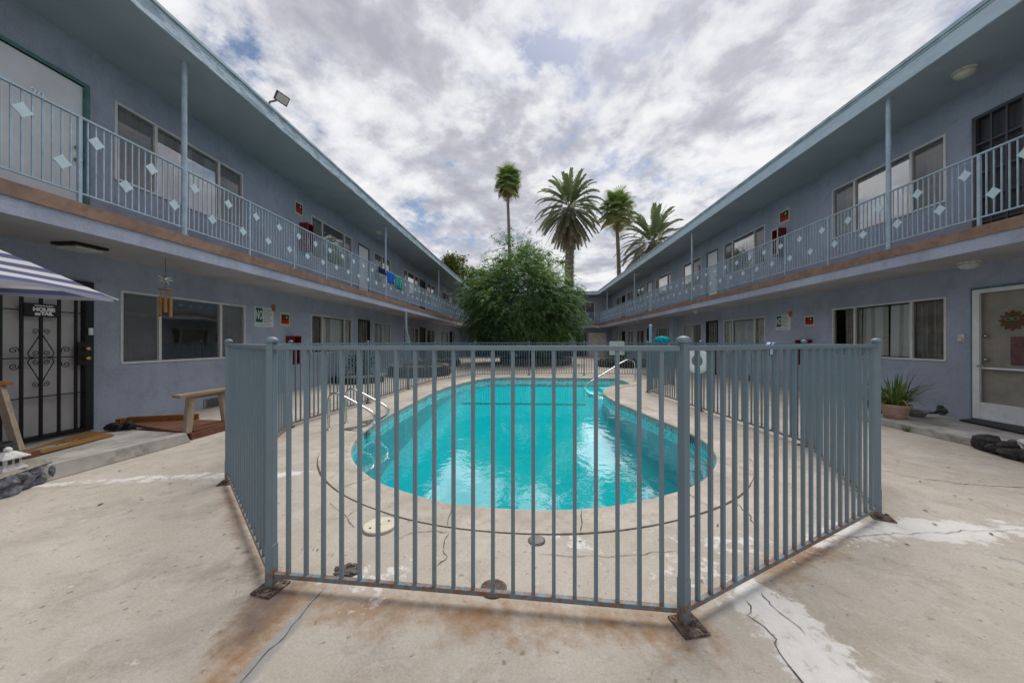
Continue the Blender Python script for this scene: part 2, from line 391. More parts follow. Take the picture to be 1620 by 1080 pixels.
def copy_tree(root, loc, label, rotz=None):
    r = root.copy(); C.objects.link(r); r.location = loc; r['label'] = label
    if rotz is not None: r.rotation_euler = (0, 0, rotz)
    for ch in root.children:
        c = ch.copy(); C.objects.link(c); c.parent = r
        for g in ch.children:
            d = g.copy(); C.objects.link(d); d.parent = c
    return r
def text_mb(body, size, origin, ux, uz, depth=0.003, bold=0.0, mbx=None):
    """flat lettering as mesh; origin = centre, ux = reading direction, uz = up"""
    cu = bpy.data.curves.new('lettering', 'FONT'); cu.body = body; cu.size = size
    cu.align_x = 'CENTER'; cu.align_y = 'CENTER'; cu.offset = bold; cu.resolution_u = 3
    ob = bpy.data.objects.new('lettering', cu); me = bpy.data.meshes.new_from_object(ob)
    mb = mbx or MB(); base = len(mb.v)
    ux, uz, org = Vector(ux), Vector(uz), Vector(origin); nn = ux.cross(uz)
    for v in me.vertices:
        mb.v.append(tuple(org + ux * v.co.x + uz * v.co.y + nn * depth)); mb.a.append(0.5)
    for p in me.polygons:
        mb.f.append(tuple(base + i for i in p.vertices)); mb.mi.append(mb.cm)
    bpy.data.objects.remove(ob); bpy.data.curves.remove(cu); bpy.data.meshes.remove(me)
    return mb

# ------------------------------------------------------------------ pool outline (traced on the deck plane)
pool_px = [(555,714),(559,729),(568.5,740.5),(580.7,750.7),(603,765),(629.6,774),(662,784),(690.7,792.5),(723,797.6),(774,802.6),(840,806.7),
 (890,806.3),(943.7,803),(1008.5,793.8),(1044.8,784.8),(1089,771.8),(1120,753.7),(1133,733),(1133,720),(1120,702),(1099,689),(1073,676),(1042,664),
 (1005.9,648.7),(974.8,635.7),(956,624),(954,618),(962,612),(978,608.8),(994,608),(995,606),(976,599),(966,598.3),(885,597.6),(792.6,597),(755.6,600.4),
 (715,610),(690.7,618.3),(658,634.6),(629.6,649),(605,663),(576.7,681.5),(560,700)]
def catmull(P, per=6):
    out = []; n = len(P)
    for i in range(n):
        p0, p1, p2, p3 = (np.array(P[(i + k - 1) % n]) for k in range(4))
        for j in range(per):
            t = j / per
            out.append(0.5 * ((2 * p1) + (-p0 + p2) * t + (2 * p0 - 5 * p1 + 4 * p2 - p3) * t * t + (-p0 + 3 * p1 - 3 * p2 + p3) * t ** 3))
    return np.array(out)
def resample(P, n):
    Q = np.vstack([P, P[:1]]); s = np.r_[0, np.cumsum(np.linalg.norm(np.diff(Q, axis=0), axis=1))]
    t = np.linspace(0, s[-1], n, endpoint=False)
    return np.c_[np.interp(t, s, Q[:, 0]), np.interp(t, s, Q[:, 1])], s[-1]
pool, plen = resample(catmull([G(*p) for p in pool_px]), 300)
for _ in range(2): pool = 0.5 * pool + 0.25 * (np.roll(pool, 1, 0) + np.roll(pool, -1, 0))
def offset(P, d):
    t = np.roll(P, -1, 0) - np.roll(P, 1, 0); t /= np.linalg.norm(t, axis=1)[:, None]
    nrm = np.c_[t[:, 1], -t[:, 0]]       # outward for a counter-clockwise outline
    return P + nrm * d
area = 0.5 * np.sum(pool[:, 0] * np.roll(pool[:, 1], -1) - pool[:, 1] * np.roll(pool[:, 0], -1))
if area < 0: pool = pool[::-1].copy()
def smooth_closed(P, k):
    for _ in range(k): P = 0.5 * P + 0.25 * (np.roll(P, 1, 0) + np.roll(P, -1, 0))
    return P
cop_out = smooth_closed(offset(pool, 0.34), 8)
def inside(P, x, y):
    r = np.zeros(x.shape, bool); n = len(P)
    for i in range(n):
        x1, y1 = P[i]; x2, y2 = P[(i + 1) % n]
        if y1 == y2: continue
        k = ((y1 > y) != (y2 > y)) & (x < (x2 - x1) * (y - y1) / (y2 - y1) + x1)
        r ^= k
    return r
def seg_dist(x, y, pts):
    d = np.full(x.shape, 1e9); tt = np.zeros(x.shape); acc = 0.0
    for (ax, ay), (bx, by) in zip(pts[:-1], pts[1:]):
        dx, dy = bx - ax, by - ay; l2 = dx * dx + dy * dy
        t = np.clip(((x - ax) * dx + (y - ay) * dy) / l2, 0, 1)
        q = np.hypot(x - ax - t * dx, y - ay - t * dy)
        k = q < d; tt = np.where(k, acc + t * math.sqrt(l2), tt); d = np.where(k, q, d); acc += math.sqrt(l2)
    return d, tt / acc

# ------------------------------------------------------------------ ground sheet
gx = np.arange(-7.0, 8.41, 0.05)
gy = np.r_[np.arange(-0.6, 5.2, 0.04), np.arange(5.2, 16, 0.1), np.arange(16, 32.01, 0.5)]
GX, GY = np.meshgrid(gx, gy); nx, ny = len(gx), len(gy)
def band(px, hw, soft=0.07):
    """signed mask: 0.5 on the border of a band of half width hw (a list gives it per vertex)"""
    pts = [G(*p) for p in px]; d, t = seg_dist(GX, GY, pts)
    if isinstance(hw, (list, tuple)): hw = np.interp(t, np.linspace(0, 1, len(hw)), hw)
    return np.clip(0.5 + (hw - d) / (2 * soft), 0, 1)
def mx(*a): return np.maximum.reduce(a)
white = mx(band([(1180,925),(1215,965),(1258,1010),(1300,1060),(1340,1120)], [0.08,0.13,0.15,0.17,0.18], 0.10),
           band([(1290,856),(1360,838),(1430,838),(1520,838),(1680,838)], [0.06,0.11,0.16,0.13,0.12], 0.11),
           band([(60,768),(150,760),(250,756),(362,750)], [0.0,0.07,0.05,0.06], 0.10) ,
           band([(430,750),(490,746)], 0.06) * 0.9,
           band([(585,925),(640,890),(690,868)], [0.18,0.16,0.05], 0.16) * 0.60,
           band([(1080,905),(1150,878),(1200,850)], [0.14,0.2,0.1], 0.2) * 0.6,
           band([(850,850),(960,862),(1040,850)], 0.12, 0.2) * 0.5,
           band([(1200,700),(1230,705)], 0.05, 0.1) * 0.7)
rust = mx(band([(445,955),(620,962),(800,975),(960,990),(1075,1000)], 0.07, 0.16) * 0.75,
          band([(1215,905),(1290,868),(1380,832)], 0.05, 0.12) * 0.75,
          band([(430,955),(405,990),(375,1040),(345,1085)], [0.12,0.10,0.07,0.05], 0.13) * 1.0,
          band([(1085,985),(1120,1010),(1140,1050)], [0.08,0.05,0.03], 0.10) * 0.8,
          band([(360,775),(395,840),(425,905)], 0.04, 0.10) * 0.55,
          band([(440,700),(470,665),(560,625)], 0.03, 0.12) * 0.7)
dark = mx(band([(425,945),(400,985),(385,1010)], [0.10,0.09,0.05], 0.12) * 1.0, band([(250,900),(330,905),(420,900)], 0.08, 0.22) * 0.55,
          band([(1085,998),(1105,1010)], 0.05, 0.08) * 0.8, band([(140,773),(180,765)], 0.02, 0.04) * 0.7,
          band([(1190,900),(1290,872),(1390,822)], 0.02, 0.12) * 0.5)
grey = mx(band([(520,925),(480,970),(430,1025),(370,1095)], [0.015,0.03,0.04,0.045], 0.03),
          band([(1490,852),(1560,875),(1680,905)], [0.0,0.03,0.04], 0.03) * 0.8)
hole = ~inside(offset(pool, 0.12), GX, GY)
co = np.c_[GX.ravel(), GY.ravel(), np.zeros(GX.size)]
idx = np.arange(nx * ny).reshape(ny, nx)
cxm = 0.25 * (GX[:-1, :-1] + GX[1:, 1:] + GX[:-1, 1:] + GX[1:, :-1]); cym = 0.25 * (GY[:-1, :-1] + GY[1:, 1:] + GY[:-1, 1:] + GY[1:, :-1])
keep = ~inside(offset(pool, 0.12), cxm, cym)
quads = np.stack([idx[:-1, :-1], idx[:-1, 1:], idx[1:, 1:], idx[1:, :-1]], -1)[keep]
faces = quads.tolist(); verts = co.tolist()
x0, x1, y0, y1, B = gx[0], gx[-1], gy[0], gy[-1], 220.0
for a, b, c_, d_ in ((-B, -B, B, y0), (-B, y1, B, B), (-B, y0, x0, y1), (x1, y0, B, y1)):
    i = len(verts); verts += [[a, b, 0], [c_, b, 0], [c_, d_, 0], [a, d_, 0]]; faces.append([i, i + 1, i + 2, i + 3])
me = bpy.data.meshes.new('courtyard_pavement'); me.from_pydata(verts, [], faces)
for nm, arr in (('white', white), ('rust', rust), ('dark', dark), ('grey', grey)):
    at = me.attributes.new(nm, 'FLOAT', 'POINT'); at.data.foreach_set('value', np.r_[arr.ravel(), np.zeros(len(verts) - nx * ny)].astype(np.float32))
def concrete():
    m, nt = mk('courtyard_concrete'); pos = geo_pos(nt)
    A = {k: N(nt, 'ShaderNodeAttribute', attribute_name=k).outputs['Fac'] for k in ('white', 'rust', 'dark', 'grey')}
    big = noise(nt, 0.8, 8, 0.66, pos, 0.4); mid = noise(nt, 2.6, 8, 0.68, pos, 0.5); fine = noise(nt, 30, 6, 0.7, pos)
    grain = noise(nt, 230, 2, 0.5, pos)
    c = mixc(nt, ramp(nt, big, [(0.38, 0.0), (0.62, 1.0)]), (0.445, 0.398, 0.338), (0.56, 0.508, 0.445))
    c = mixc(nt, ramp(nt, mid, [(0.48, 0.0), (0.64, 0.45)]), c, (0.345, 0.31, 0.265))
    c = mixc(nt, ramp(nt, noise(nt, 4.5, 8, 0.75, pos, 1.0), [(0.52, 0.0), (0.63, 0.45)]), c, (0.59, 0.555, 0.50))
    c = mixc(nt, ramp(nt, noise(nt, 9, 8, 0.74, pos, 0.6), [(0.55, 0.0), (0.66, 0.35)]), c, (0.28, 0.25, 0.215))
    sp_ = ramp(nt, noise(nt, 75, 5, 0.75, pos), [(0.38, 0.0), (0.62, 1.0)])
    c = mixc(nt, 1.0, c, mixc(nt, sp_, (0.91, 0.905, 0.90), (1.08, 1.08, 1.08)), 'MULTIPLY')
    c = mixc(nt, ramp(nt, noise(nt, 22, 3, 0.5, pos), [(0.66, 0.0), (0.70, 0.6)]), c, (0.17, 0.15, 0.13))
    # stains and repairs, each with its own traced shape
    nz = mathn(nt, 'SUBTRACT', mid, 0.5); nf = mathn(nt, 'SUBTRACT', noise(nt, 11, 7, 0.7, pos), 0.5)
    jit = mathn(nt, 'ADD', mathn(nt, 'MULTIPLY', nz, 1.0), mathn(nt, 'MULTIPLY', nf, 0.9))
    w = ramp(nt, mathn(nt, 'ADD', A['white'], mathn(nt, 'MULTIPLY', jit, 2.3)), [(0.46, 0.0), (0.66, 0.80), (1.1, 0.95)])
    r = ramp(nt, mathn(nt, 'ADD', A['rust'], mathn(nt, 'MULTIPLY', jit, 1.3)), [(0.16, 0.0), (0.70, 0.95)])
    d = ramp(nt, mathn(nt, 'ADD', A['dark'], mathn(nt, 'MULTIPLY', jit, 0.8)), [(0.22, 0.0), (0.80, 0.92)])
    g = ramp(nt, mathn(nt, 'ADD', A['grey'], mathn(nt, 'MULTIPLY', jit, 0.6)), [(0.40, 0.0), (0.65, 0.75)])
    c = mixc(nt, r, c, (0.335, 0.195, 0.095)); c = mixc(nt, d, c, (0.165, 0.135, 0.125))
    c = mixc(nt, g, c, (0.33, 0.335, 0.34))
    wc = mixc(nt, fine, (0.64, 0.62, 0.59), (0.86, 0.845, 0.82)); c = mixc(nt, w, c, wc)
    c = mixc(nt, ramp(nt, grain, [(0.62, 0.0), (0.72, 0.5)]), c, (0.20, 0.185, 0.165))
    b = mathn(nt, 'ADD', mathn(nt, 'MULTIPLY', sp_, 0.35), mathn(nt, 'ADD', mathn(nt, 'MULTIPLY', grain, 0.5), mathn(nt, 'MULTIPLY', w, 0.4)))
    out_bsdf(nt, c, 0.88, 0.22, 0, b, 0.5, 0.006); return m
M['concrete'] = concrete()
me.materials.append(M['concrete'])
ground = bpy.data.objects.new('courtyard_pavement', me); C.objects.link(ground); ground['kind'] = 'structure'; ORG[ground.name] = (0, 0, 0)

# cracks and joints: thin ragged strips a few millimetres above the slab
def crack(px, w, z=0.004, seg=0.03, jit=0.012, world=False, seed=0):
    pts = [np.array(p if world else G(*p)) for p in px]; R = np.random.default_rng(seed + int(w * 1e4)); P = []
    for a, b in zip(pts[:-1], pts[1:]):
        n = max(1, int(np.linalg.norm(b - a) / seg)); P += [a + (b - a) * k / n for k in range(n)]
    P.append(pts[-1]); P = np.array(P); j = R.normal(0, jit, P.shape); j[0] = j[-1] = 0
    P = P + (j + np.roll(j, 1, 0) + np.roll(j, -1, 0)) / 2
    mb = MB(); t = np.gradient(P, axis=0); t /= np.linalg.norm(t, axis=1)[:, None] + 1e-9; nr = np.c_[-t[:, 1], t[:, 0]]
    w = w * 0.7; ww = w * R.uniform(0.3, 1.2, len(P)); ww[0] = ww[-1] = w * 0.15
    A_, B_ = P + nr * ww[:, None] / 2, P - nr * ww[:, None] / 2
    for k in range(len(P) - 1):
        mb.quad((*B_[k], z), (*B_[k + 1], z), (*A_[k + 1], z), (*A_[k], z))
    return mb
cr = MB()
def addm(dst, src):
    o = len(dst.v); dst.v += src.v; dst.a += src.a; dst.f += [tuple(i + o for i in f) for f in src.f]; dst.mi += [dst.cm] * len(src.f); return dst
CR = [([(1178,948),(1190,978),(1212,992),(1232,1015),(1243,1038),(1262,1062),(1290,1110)], 0.012, 0.014), ([(1200,935),(1240,975),(1272,1005)], 0.006, 0.012),
      ([(520,925),(478,972),(425,1030),(366,1098)], 0.006, 0.006), ([(1395,744),(1450,756),(1520,765),(1700,776)], 0.012, 0.01),
      ([(300,668),(360,658)], 0.012, 0.01), ([(1290,850),(1400,846),(1480,842),(1680,836)], 0.006, 0.01), ([(1110,770),(1170,800),(1195,830)], 0.010, 0.012),
      ([(620,852),(650,845),(690,838),(716,842)], 0.007, 0.01), ([(712,845),(700,860),(705,880),(690,895)], 0.008, 0.012), ([(520,795),(545,815),(560,835)], 0.006, 0.01),
      ([(522,820),(545,818),(575,800)], 0.006, 0.008), ([(560,690),(530,720),(520,745)], 0.012, 0.012), ([(1150,640),(1230,660),(1300,664)], 0.012, 0.01), ([(1090,650),(1200,668),(1290,705)], 0.012, 0.01),
      ([(440,748),(520,741)], 0.005, 0.006), ([(850,877),(960,880),(1070,872)], 0.006, 0.008), ([(80,772),(200,760),(360,752)], 0.006, 0.008), ([(640,580),(760,578),(900,582)], 0.02, 0.01), ([(890,566),(960,572)], 0.02, 0.01)]
for i, (p, w, j) in enumerate(CR): addm(cr, crack(p, w, jit=j, seed=i))
cr.build('crack', M['joint'], ground)
# ring joint round the coping, open where the slab has pulled away
ri = MB()
RO = np.array([cop_out[k] for k in range(len(cop_out))]); tn = offset(cop_out, 1.0) - cop_out
wv = np.array([0.0025 + 0.034 * max(0.0, mnoise.noise(Vector((p[0] * 0.9, p[1] * 0.9, 3.3))) - 0.02) + 0.004 * abs(mnoise.noise(Vector((p[0] * 6, p[1] * 6, 1.3)))) for p in RO])
RO2 = RO + tn * wv[:, None]
for k in range(len(RO)):
    q = (k + 1) % len(RO)
    ri.quad((*RO[k], 0.0035), (*RO2[k], 0.0035), (*RO2[q], 0.0035), (*RO[q], 0.0035))
ri.build('joint', M['joint'], ground)

# ------------------------------------------------------------------ swimming pool
WZ = -0.12
pl = thing('swimming_pool', (0, 7.5, 0), 'kidney shaped turquoise swimming pool inside the railings', 'swimming pool')
def ring(mb, A_, za, B_, zb):
    for k in range(len(A_)):
        q = (k + 1) % len(A_)
        mb.quad((*A_[k], za), (*B_[k], zb), (*B_[q], zb), (*A_[q], za))
def copingmat():
    m, nt = mk('coping_concrete'); pos = geo_pos(nt)
    c = mixc(nt, ramp(nt, noise(nt, 1.7, 7, 0.65, pos), [(0.38, 0.0), (0.62, 1.0)]), (0.40, 0.35, 0.295), (0.56, 0.51, 0.445))
    c = mixc(nt, ramp(nt, noise(nt, 14, 7, 0.72, pos), [(0.52, 0.0), (0.66, 0.6)]), c, (0.29, 0.25, 0.21))
    c = mixc(nt, ramp(nt, noise(nt, 230, 2, 0.5, pos), [(0.66, 0.0), (0.74, 0.4)]), c, (0.16, 0.15, 0.14))
    out_bsdf(nt, c, 0.85, 0.22, 0, noise(nt, 40, 6, 0.7, pos), 0.45, 0.006); return m
M['coping'] = copingmat()
cb = MB(); c_in = offset(pool, 0.0)
ring(cb, cop_out, 0.0, cop_out, 0.007); ring(cb, cop_out, 0.007, offset(pool, 0.03), 0.010); ring(cb, offset(pool, 0.03), 0.010, pool, 0.001)
ring(cb, pool, 0.001, offset(pool, -0.006), -0.02); ring(cb, offset(pool, -0.006), -0.02, offset(pool, 0.005), -0.035)
cb.build('coping', M['coping'], pl, smooth=True)
jb = MB()
for k in range(0, 300, 11):
    a = pool[k] + (cop_out[k] - pool[k]) * 0.04; b = cop_out[(k + random.choice((-1, 0, 0, 1))) % 300]
    addm(jb, crack([a, b], 0.009, z=0.0135, jit=0.003, world=True, seed=k))
jb.build('coping_joint', M['joint'], pl)
def tilemat():
    m, nt = mk('waterline_mosaic'); pos = geo_pos(nt)
    v = N(nt, 'ShaderNodeTexVoronoi', feature='F1', distance='CHEBYCHEV'); v.inputs['Scale'].default_value = 26; v.inputs['Randomness'].default_value = 0.15; L(nt, pos, v.inputs['Vector'])
    s = N(nt, 'ShaderNodeSeparateColor'); L(nt, v.outputs['Color'], s.inputs[0])
    c = ramp(nt, s.outputs[0], [(0.0, (0.12, 0.20, 0.26)), (0.10, (0.20, 0.31, 0.38)), (0.15, (0.34, 0.44, 0.45)), (1.0, (0.46, 0.54, 0.54))])
    c = mixc(nt, ramp(nt, noise(nt, 6, 6, 0.7, pos), [(0.5, 0.0), (0.75, 0.5)]), c, (0.36, 0.36, 0.32))
    out_bsdf(nt, c, 0.25, 0.5); return m
M['tile'] = tilemat()
tb = MB(); ring(tb, offset(pool, 0.005), -0.035, offset(pool, 0.005), -0.27); tb.build('waterline_tile', M['tile'], pl)
def floor_z(y): return -0.55 + (y - 10.2) * 0.12
def plastermat():
    m, nt = mk('pool_plaster'); pos = geo_pos(nt)
    c = mixc(nt, noise(nt, 0.8, 5, 0.6, pos, 0.5), (0.045, 0.335, 0.37), (0.075, 0.405, 0.43))
    c = mixc(nt, ramp(nt, noise(nt, 5, 7, 0.7, pos), [(0.5, 0.0), (0.78, 0.3)]), c, (0.05, 0.29, 0.32))
    out_bsdf(nt, c, 0.9, 0.1); return m
M['poolplaster'] = plastermat()
from mathutils.geometry import tessellate_polygon
bb = MB(); w0 = offset(pool, 0.005); w1 = smooth_closed(offset(pool, -0.03), 2); w2 = smooth_closed(offset(pool, -0.22), 14)
zz = np.array([floor_z(p[1]) for p in w1]); z2 = np.array([floor_z(p[1]) for p in w2])
for k in range(300):
    q = (k + 1) % 300
    bb.quad((*w0[k], -0.27), (*w1[k], min(-0.28, zz[k] + 0.22)), (*w1[q], min(-0.28, zz[q] + 0.22)), (*w0[q], -0.27))
    bb.quad((*w1[k], min(-0.28, zz[k] + 0.22)), (*w2[k], min(-0.29, z2[k])), (*w2[q], min(-0.29, z2[q])), (*w1[q], min(-0.28, zz[q] + 0.22)))
b0 = len(bb.v); bb.v += [(p[0], p[1], min(-0.29, floor_z(p[1]))) for p in w2]; bb.a += [0.5] * 300
for t in tessellate_polygon([[Vector((p[0], p[1], 0)) for p in w2]]):
    bb.f.append(tuple(b0 + i for i in t)); bb.mi.append(0)
bb.build('basin', M['poolplaster'], pl, smooth=False)
sl = MB(); zf = floor_z(10.2)
sl.hexa([(-2.15, 10.14, floor_z(10.14) + .004), (1.65, 10.14, floor_z(10.14) + .004), (1.65, 10.26, floor_z(10.26) + .004), (-2.15, 10.26, floor_z(10.26) + .004),
         (-2.15, 10.14, floor_z(10.14) + .012), (1.65, 10.14, floor_z(10.14) + .012), (1.65, 10.26, floor_z(10.26) + .012), (-2.15, 10.26, floor_z(10.26) + .012)])
sl.build('slope_line', M['signgreen'], pl)
st = MB(); st.box(2.35, 3.1, 11.15, 11.95, -0.45, -0.24); st.box(1.9, 2.35, 11.0, 12.2, -0.60, -0.36)
st.build('entry_step', M['plaster'], pl)
# painted depth marks on the waterline
def on_edge(px):
    g = np.array(G(*px)); k = int(np.argmin(np.linalg.norm(pool - g, axis=1)))
    t = pool[(k + 1) % 300] - pool[k - 1]; t /= np.linalg.norm(t)
    return pool[k], t
for px in ((1094, 688), (580, 679)):
    p, t = on_edge(px); nrm = np.array((-t[1], t[0]))   # towards the water
    p = p + nrm * 0.004
    text_mb('8½', 0.15, (p[0], p[1], -0.085), (-t[0], -t[1], 0), (0, 0, 1), 0.004, 0.004).build('depth_mark', M['signblack'], pl)
def watermat():
    m, nt = mk('pool_water'); pos = geo_pos(nt)
    o = N(nt, 'ShaderNodeOutputMaterial')
    t = N(nt, 'ShaderNodeBsdfTransparent'); t.inputs[0].default_value = (0.07, 0.98, 0.995, 1)
    g = N(nt, 'ShaderNodeBsdfGlossy'); g.inputs['Roughness'].default_value = 0.02
    mp = N(nt, 'ShaderNodeMapping'); mp.inputs['Scale'].default_value = (1.0, 0.8, 1.0); L(nt, pos, mp.inputs[0])
    h = mathn(nt, 'ADD', noise(nt, 2.2, 3, 0.55, mp.outputs[0], 0.6), mathn(nt, 'MULTIPLY', noise(nt, 9, 3, 0.5, mp.outputs[0], 0.8), 0.16))
    b = N(nt, 'ShaderNodeBump'); b.inputs['Strength'].default_value = 0.07; b.inputs['Distance'].default_value = 0.10
    L(nt, h, b.inputs['Height']); L(nt, b.outputs[0], g.inputs['Normal'])
    f = N(nt, 'ShaderNodeFresnel'); f.inputs[0].default_value = 1.6; L(nt, b.outputs[0], f.inputs['Normal'])
    ad = N(nt, 'ShaderNodeAddShader'); k = mathn(nt, 'MULTIPLY', f.outputs[0], 2.6, True); cc_ = N(nt, 'ShaderNodeCombineColor'); [L(nt, k, cc_.inputs[i]) for i in range(3)]
    L(nt, cc_.outputs[0], g.inputs[0]); L(nt, t.outputs[0], ad.inputs[0]); L(nt, g.outputs[0], ad.inputs[1]); L(nt, ad.outputs[0], o.inputs[0])
    return m
M['water'] = watermat()
wb = MB(); wp = offset(pool, 0.0045); wb.v = [(p[0], p[1], WZ) for p in wp]; wb.a = [0.5] * 300
for t in tessellate_polygon([[Vector((p[0], p[1], 0)) for p in wp]]): wb.f.append(tuple(t)); wb.mi.append(0)
wo = wb.build('pool_water', M['water'], None, kind='structure')
wo.data.update()
if wo.data.polygons[0].normal.z < 0: wo.data.flip_normals()

# ------------------------------------------------------------------ apartment building
bld = thing('apartment_building', (0.5, 14.0, 0), 'slate blue two storey apartment building wrapping round three sides of the pool', 'apartment building')
PL = lambda u, z, d: (XL - d, u, z)
PR = lambda u, z, d: (XR + d, u, z)
PF = lambda u, z, d: (u, YW + d, z)
def flat_box(mb, P, u0, u1, z0, z1, d0, d1):
    return mb.hexa([P(u0, z0, d0), P(u1, z0, d0), P(u1, z0, d1), P(u0, z0, d1), P(u0, z1, d0), P(u1, z1, d0), P(u1, z1, d1), P(u0, z1, d1)])
def wall_mesh(P, u0, u1, z0, z1, ops, depth=0.09):
    us = sorted({u0, u1} | {o[0] for o in ops} | {o[1] for o in ops}); zs = sorted({z0, z1} | {o[2] for o in ops} | {o[3] for o in ops})
    mb = MB()
    for a, b in zip(us[:-1], us[1:]):
        for c, d in zip(zs[:-1], zs[1:]):
            mu, mz = (a + b) / 2, (c + d) / 2
            if any(o[0] < mu < o[1] and o[2] < mz < o[3] for o in ops): continue
            mb.quad(P(a, c, 0), P(b, c, 0), P(b, d, 0), P(a, d, 0))
    for a, b, c, d in ops:
        mb.quad(P(a, c, 0), P(b, c, 0), P(b, c, depth), P(a, c, depth)); mb.quad(P(a, d, 0), P(b, d, 0), P(b, d, depth), P(a, d, depth))
        mb.quad(P(a, c, 0), P(a, d, 0), P(a, d, depth), P(a, c, depth)); mb.quad(P(b, c, 0), P(b, d, 0), P(b, d, depth), P(b, c, depth))
    return mb
WZ0, WZ1 = (0.96, 3.76), (2.10, 4.96)       # window sills and heads per storey
DZ0, DZ1 = (0.05, 2.885), (2.14, 4.90)
def window(P, u0, u1, fl, splits, cover, wide=0.035, z0=None, z1=None):
    """cover: one style per pane; v vertical blind, s soft blind, d drape, c cream drape, k insect screen, n bare, h half open"""
    z0 = WZ0[fl] if z0 is None else z0; z1 = WZ1[fl] if z1 is None else z1
    fr = MB(); f = wide
    flat_box(fr, P, u0, u1, z1 - f, z1, -0.012, 0.06); flat_box(fr, P, u0, u1, z0, z0 + f, -0.022, 0.06)
    flat_box(fr, P, u0, u0 + f, z0 + f, z1 - f, -0.012, 0.06); flat_box(fr, P, u1 - f, u1, z0 + f, z1 - f, -0.012, 0.06)
    for s in splits: flat_box(fr, P, s - 0.022, s + 0.022, z0 + f, z1 - f, -0.004, 0.055)
    w = fr.build('window', M['alu'], bld)
    ed = [u0 + f] + list(splits) + [u1 - f]
    pg = MB()
    for i, (a, b) in enumerate(zip(ed[:-1], ed[1:])):
        pg.cm = 1 if cover[i] in 'kK' else (3 if fl == 1 and cover[i] in 'vsnh' else 2 if cover[i] == 'n' else 1 if (fl == 1 and cover[i] in 'Dd') else 0)
        qd = [P(a, z0 + f, 0.03), P(b, z0 + f, 0.03), P(b, z1 - f, 0.03), P(a, z1 - f, 0.03)]
        pg.quad(*(reversed(qd) if P is PR else qd))
    pg.build('pane', [M['glass'], M['screen_glass'], M['glass_clear'], M['glass_upper']], w)
    for i, (a, b) in enumerate(zip(ed[:-1], ed[1:])):
        st = cover[i]; cb_ = MB(); mm = None; R = random.Random(int(u0 * 100) + i + fl * 7)
        if st in 'vVsh':
            mm = M['blind'] if st in 'vVh' else M['blind_soft']; u = a + 0.01; k = 0
            while u < b - 0.02:
                wd = 0.088
                if not (st == 'h' and k % 7 == 5):
                    cb_.cm = 1 if (st in 'vh' and R.random() < 0.3) else 0
                    e = min(u + wd, b - 0.005); tl = R.uniform(0.012, 0.045); sw = R.uniform(-0.03, 0.03) if st == 'h' else 0
                    cb_.quad(P(u + sw, z0 + 0.05, 0.075 + tl), P(e + sw, z0 + 0.05, 0.07 - tl * 0.3), P(e, z1 - 0.06, 0.07 - tl * 0.3), P(u, z1 - 0.06, 0.075 + tl))
                u += wd - 0.006; k += 1
            nm = 'vertical_blind'
        elif st in 'dcDK':
            mm = M['cream'] if st == 'c' else (M['shade'] if st == 'K' else M['drape']); nm = 'curtain'
            lo, hi = (a, b) if st in 'dcK' else (a, a + (b - a) * 0.62)
            n = max(8, int((hi - lo) / 0.018)); ph = R.uniform(0, 6)
            prev = None
            for k in range(n + 1):
                u = lo + (hi - lo) * k / n; d = 0.105 + 0.028 * math.sin(u * 62 + ph) + 0.012 * math.sin(u * 23 + ph * 2)
                cur = (P(u, z0 + 0.04, d + 0.008 * math.sin(u * 40)), P(u, z1 - 0.05, d * 0.9))
                if prev: cb_.quad(prev[0], cur[0], cur[1], prev[1])
                prev = cur
        if cb_.f: cb_.build(nm, [mm, M['blind_beige']] if nm == 'vertical_blind' else mm, w)
    return w
def knob(mb, P, u, z, d=-0.055):
    c = Vector(P(u, z, d)); n = Vector(P(u, z, -1)) - Vector(P(u, z, 0))
    mb.tube([c - n * 0.055, c - n * 0.02, c - n * 0.012, c + n * 0.012, c + n * 0.022], [0.03, 0.012, 0.026, 0.028, 0.008], 12)
def door_white(P, u0, u1, fl, hinge_hi=True, number=None, ux=None):
    z0, z1 = DZ0[fl], DZ1[fl]
    fr = MB()
    flat_box(fr, P, u0 - 0.05, u0, z0, z1 + 0.05, -0.012, 0.08); flat_box(fr, P, u1, u1 + 0.05, z0, z1 + 0.05, -0.012, 0.08); flat_box(fr, P, u0, u1, z1, z1 + 0.05, -0.012, 0.08)
    d = MB(); flat_box(d, P, u0 + 0.004, u1 - 0.004, z0 + 0.01, z1 - 0.004, 0.03, 0.07)
    dd = d.build('door', M['door_white'], bld); fr.build('frame', M['teal'], dd)
    k = MB(); uk = u1 - 0.07 if hinge_hi else u0 + 0.07
    knob(k, P, uk, z0 + 0.95, -0.025); k.build('handle', M['steel'], dd, smooth=True)
    k = MB(); knob(k, P, uk, z0 + 1.12, -0.01); k.build('deadbolt', M['steel'], dd, smooth=True)
    if number:
        n = Vector(P(0, 0, -1)) - Vector(P(0, 0, 0))
        text_mb(number, 0.13, P((u0 + u1) / 2, z0 + 1.60, 0.028), ux, (0, 0, 1), 0.004, 0.004).build('number', M['steel'], dd)
    return dd
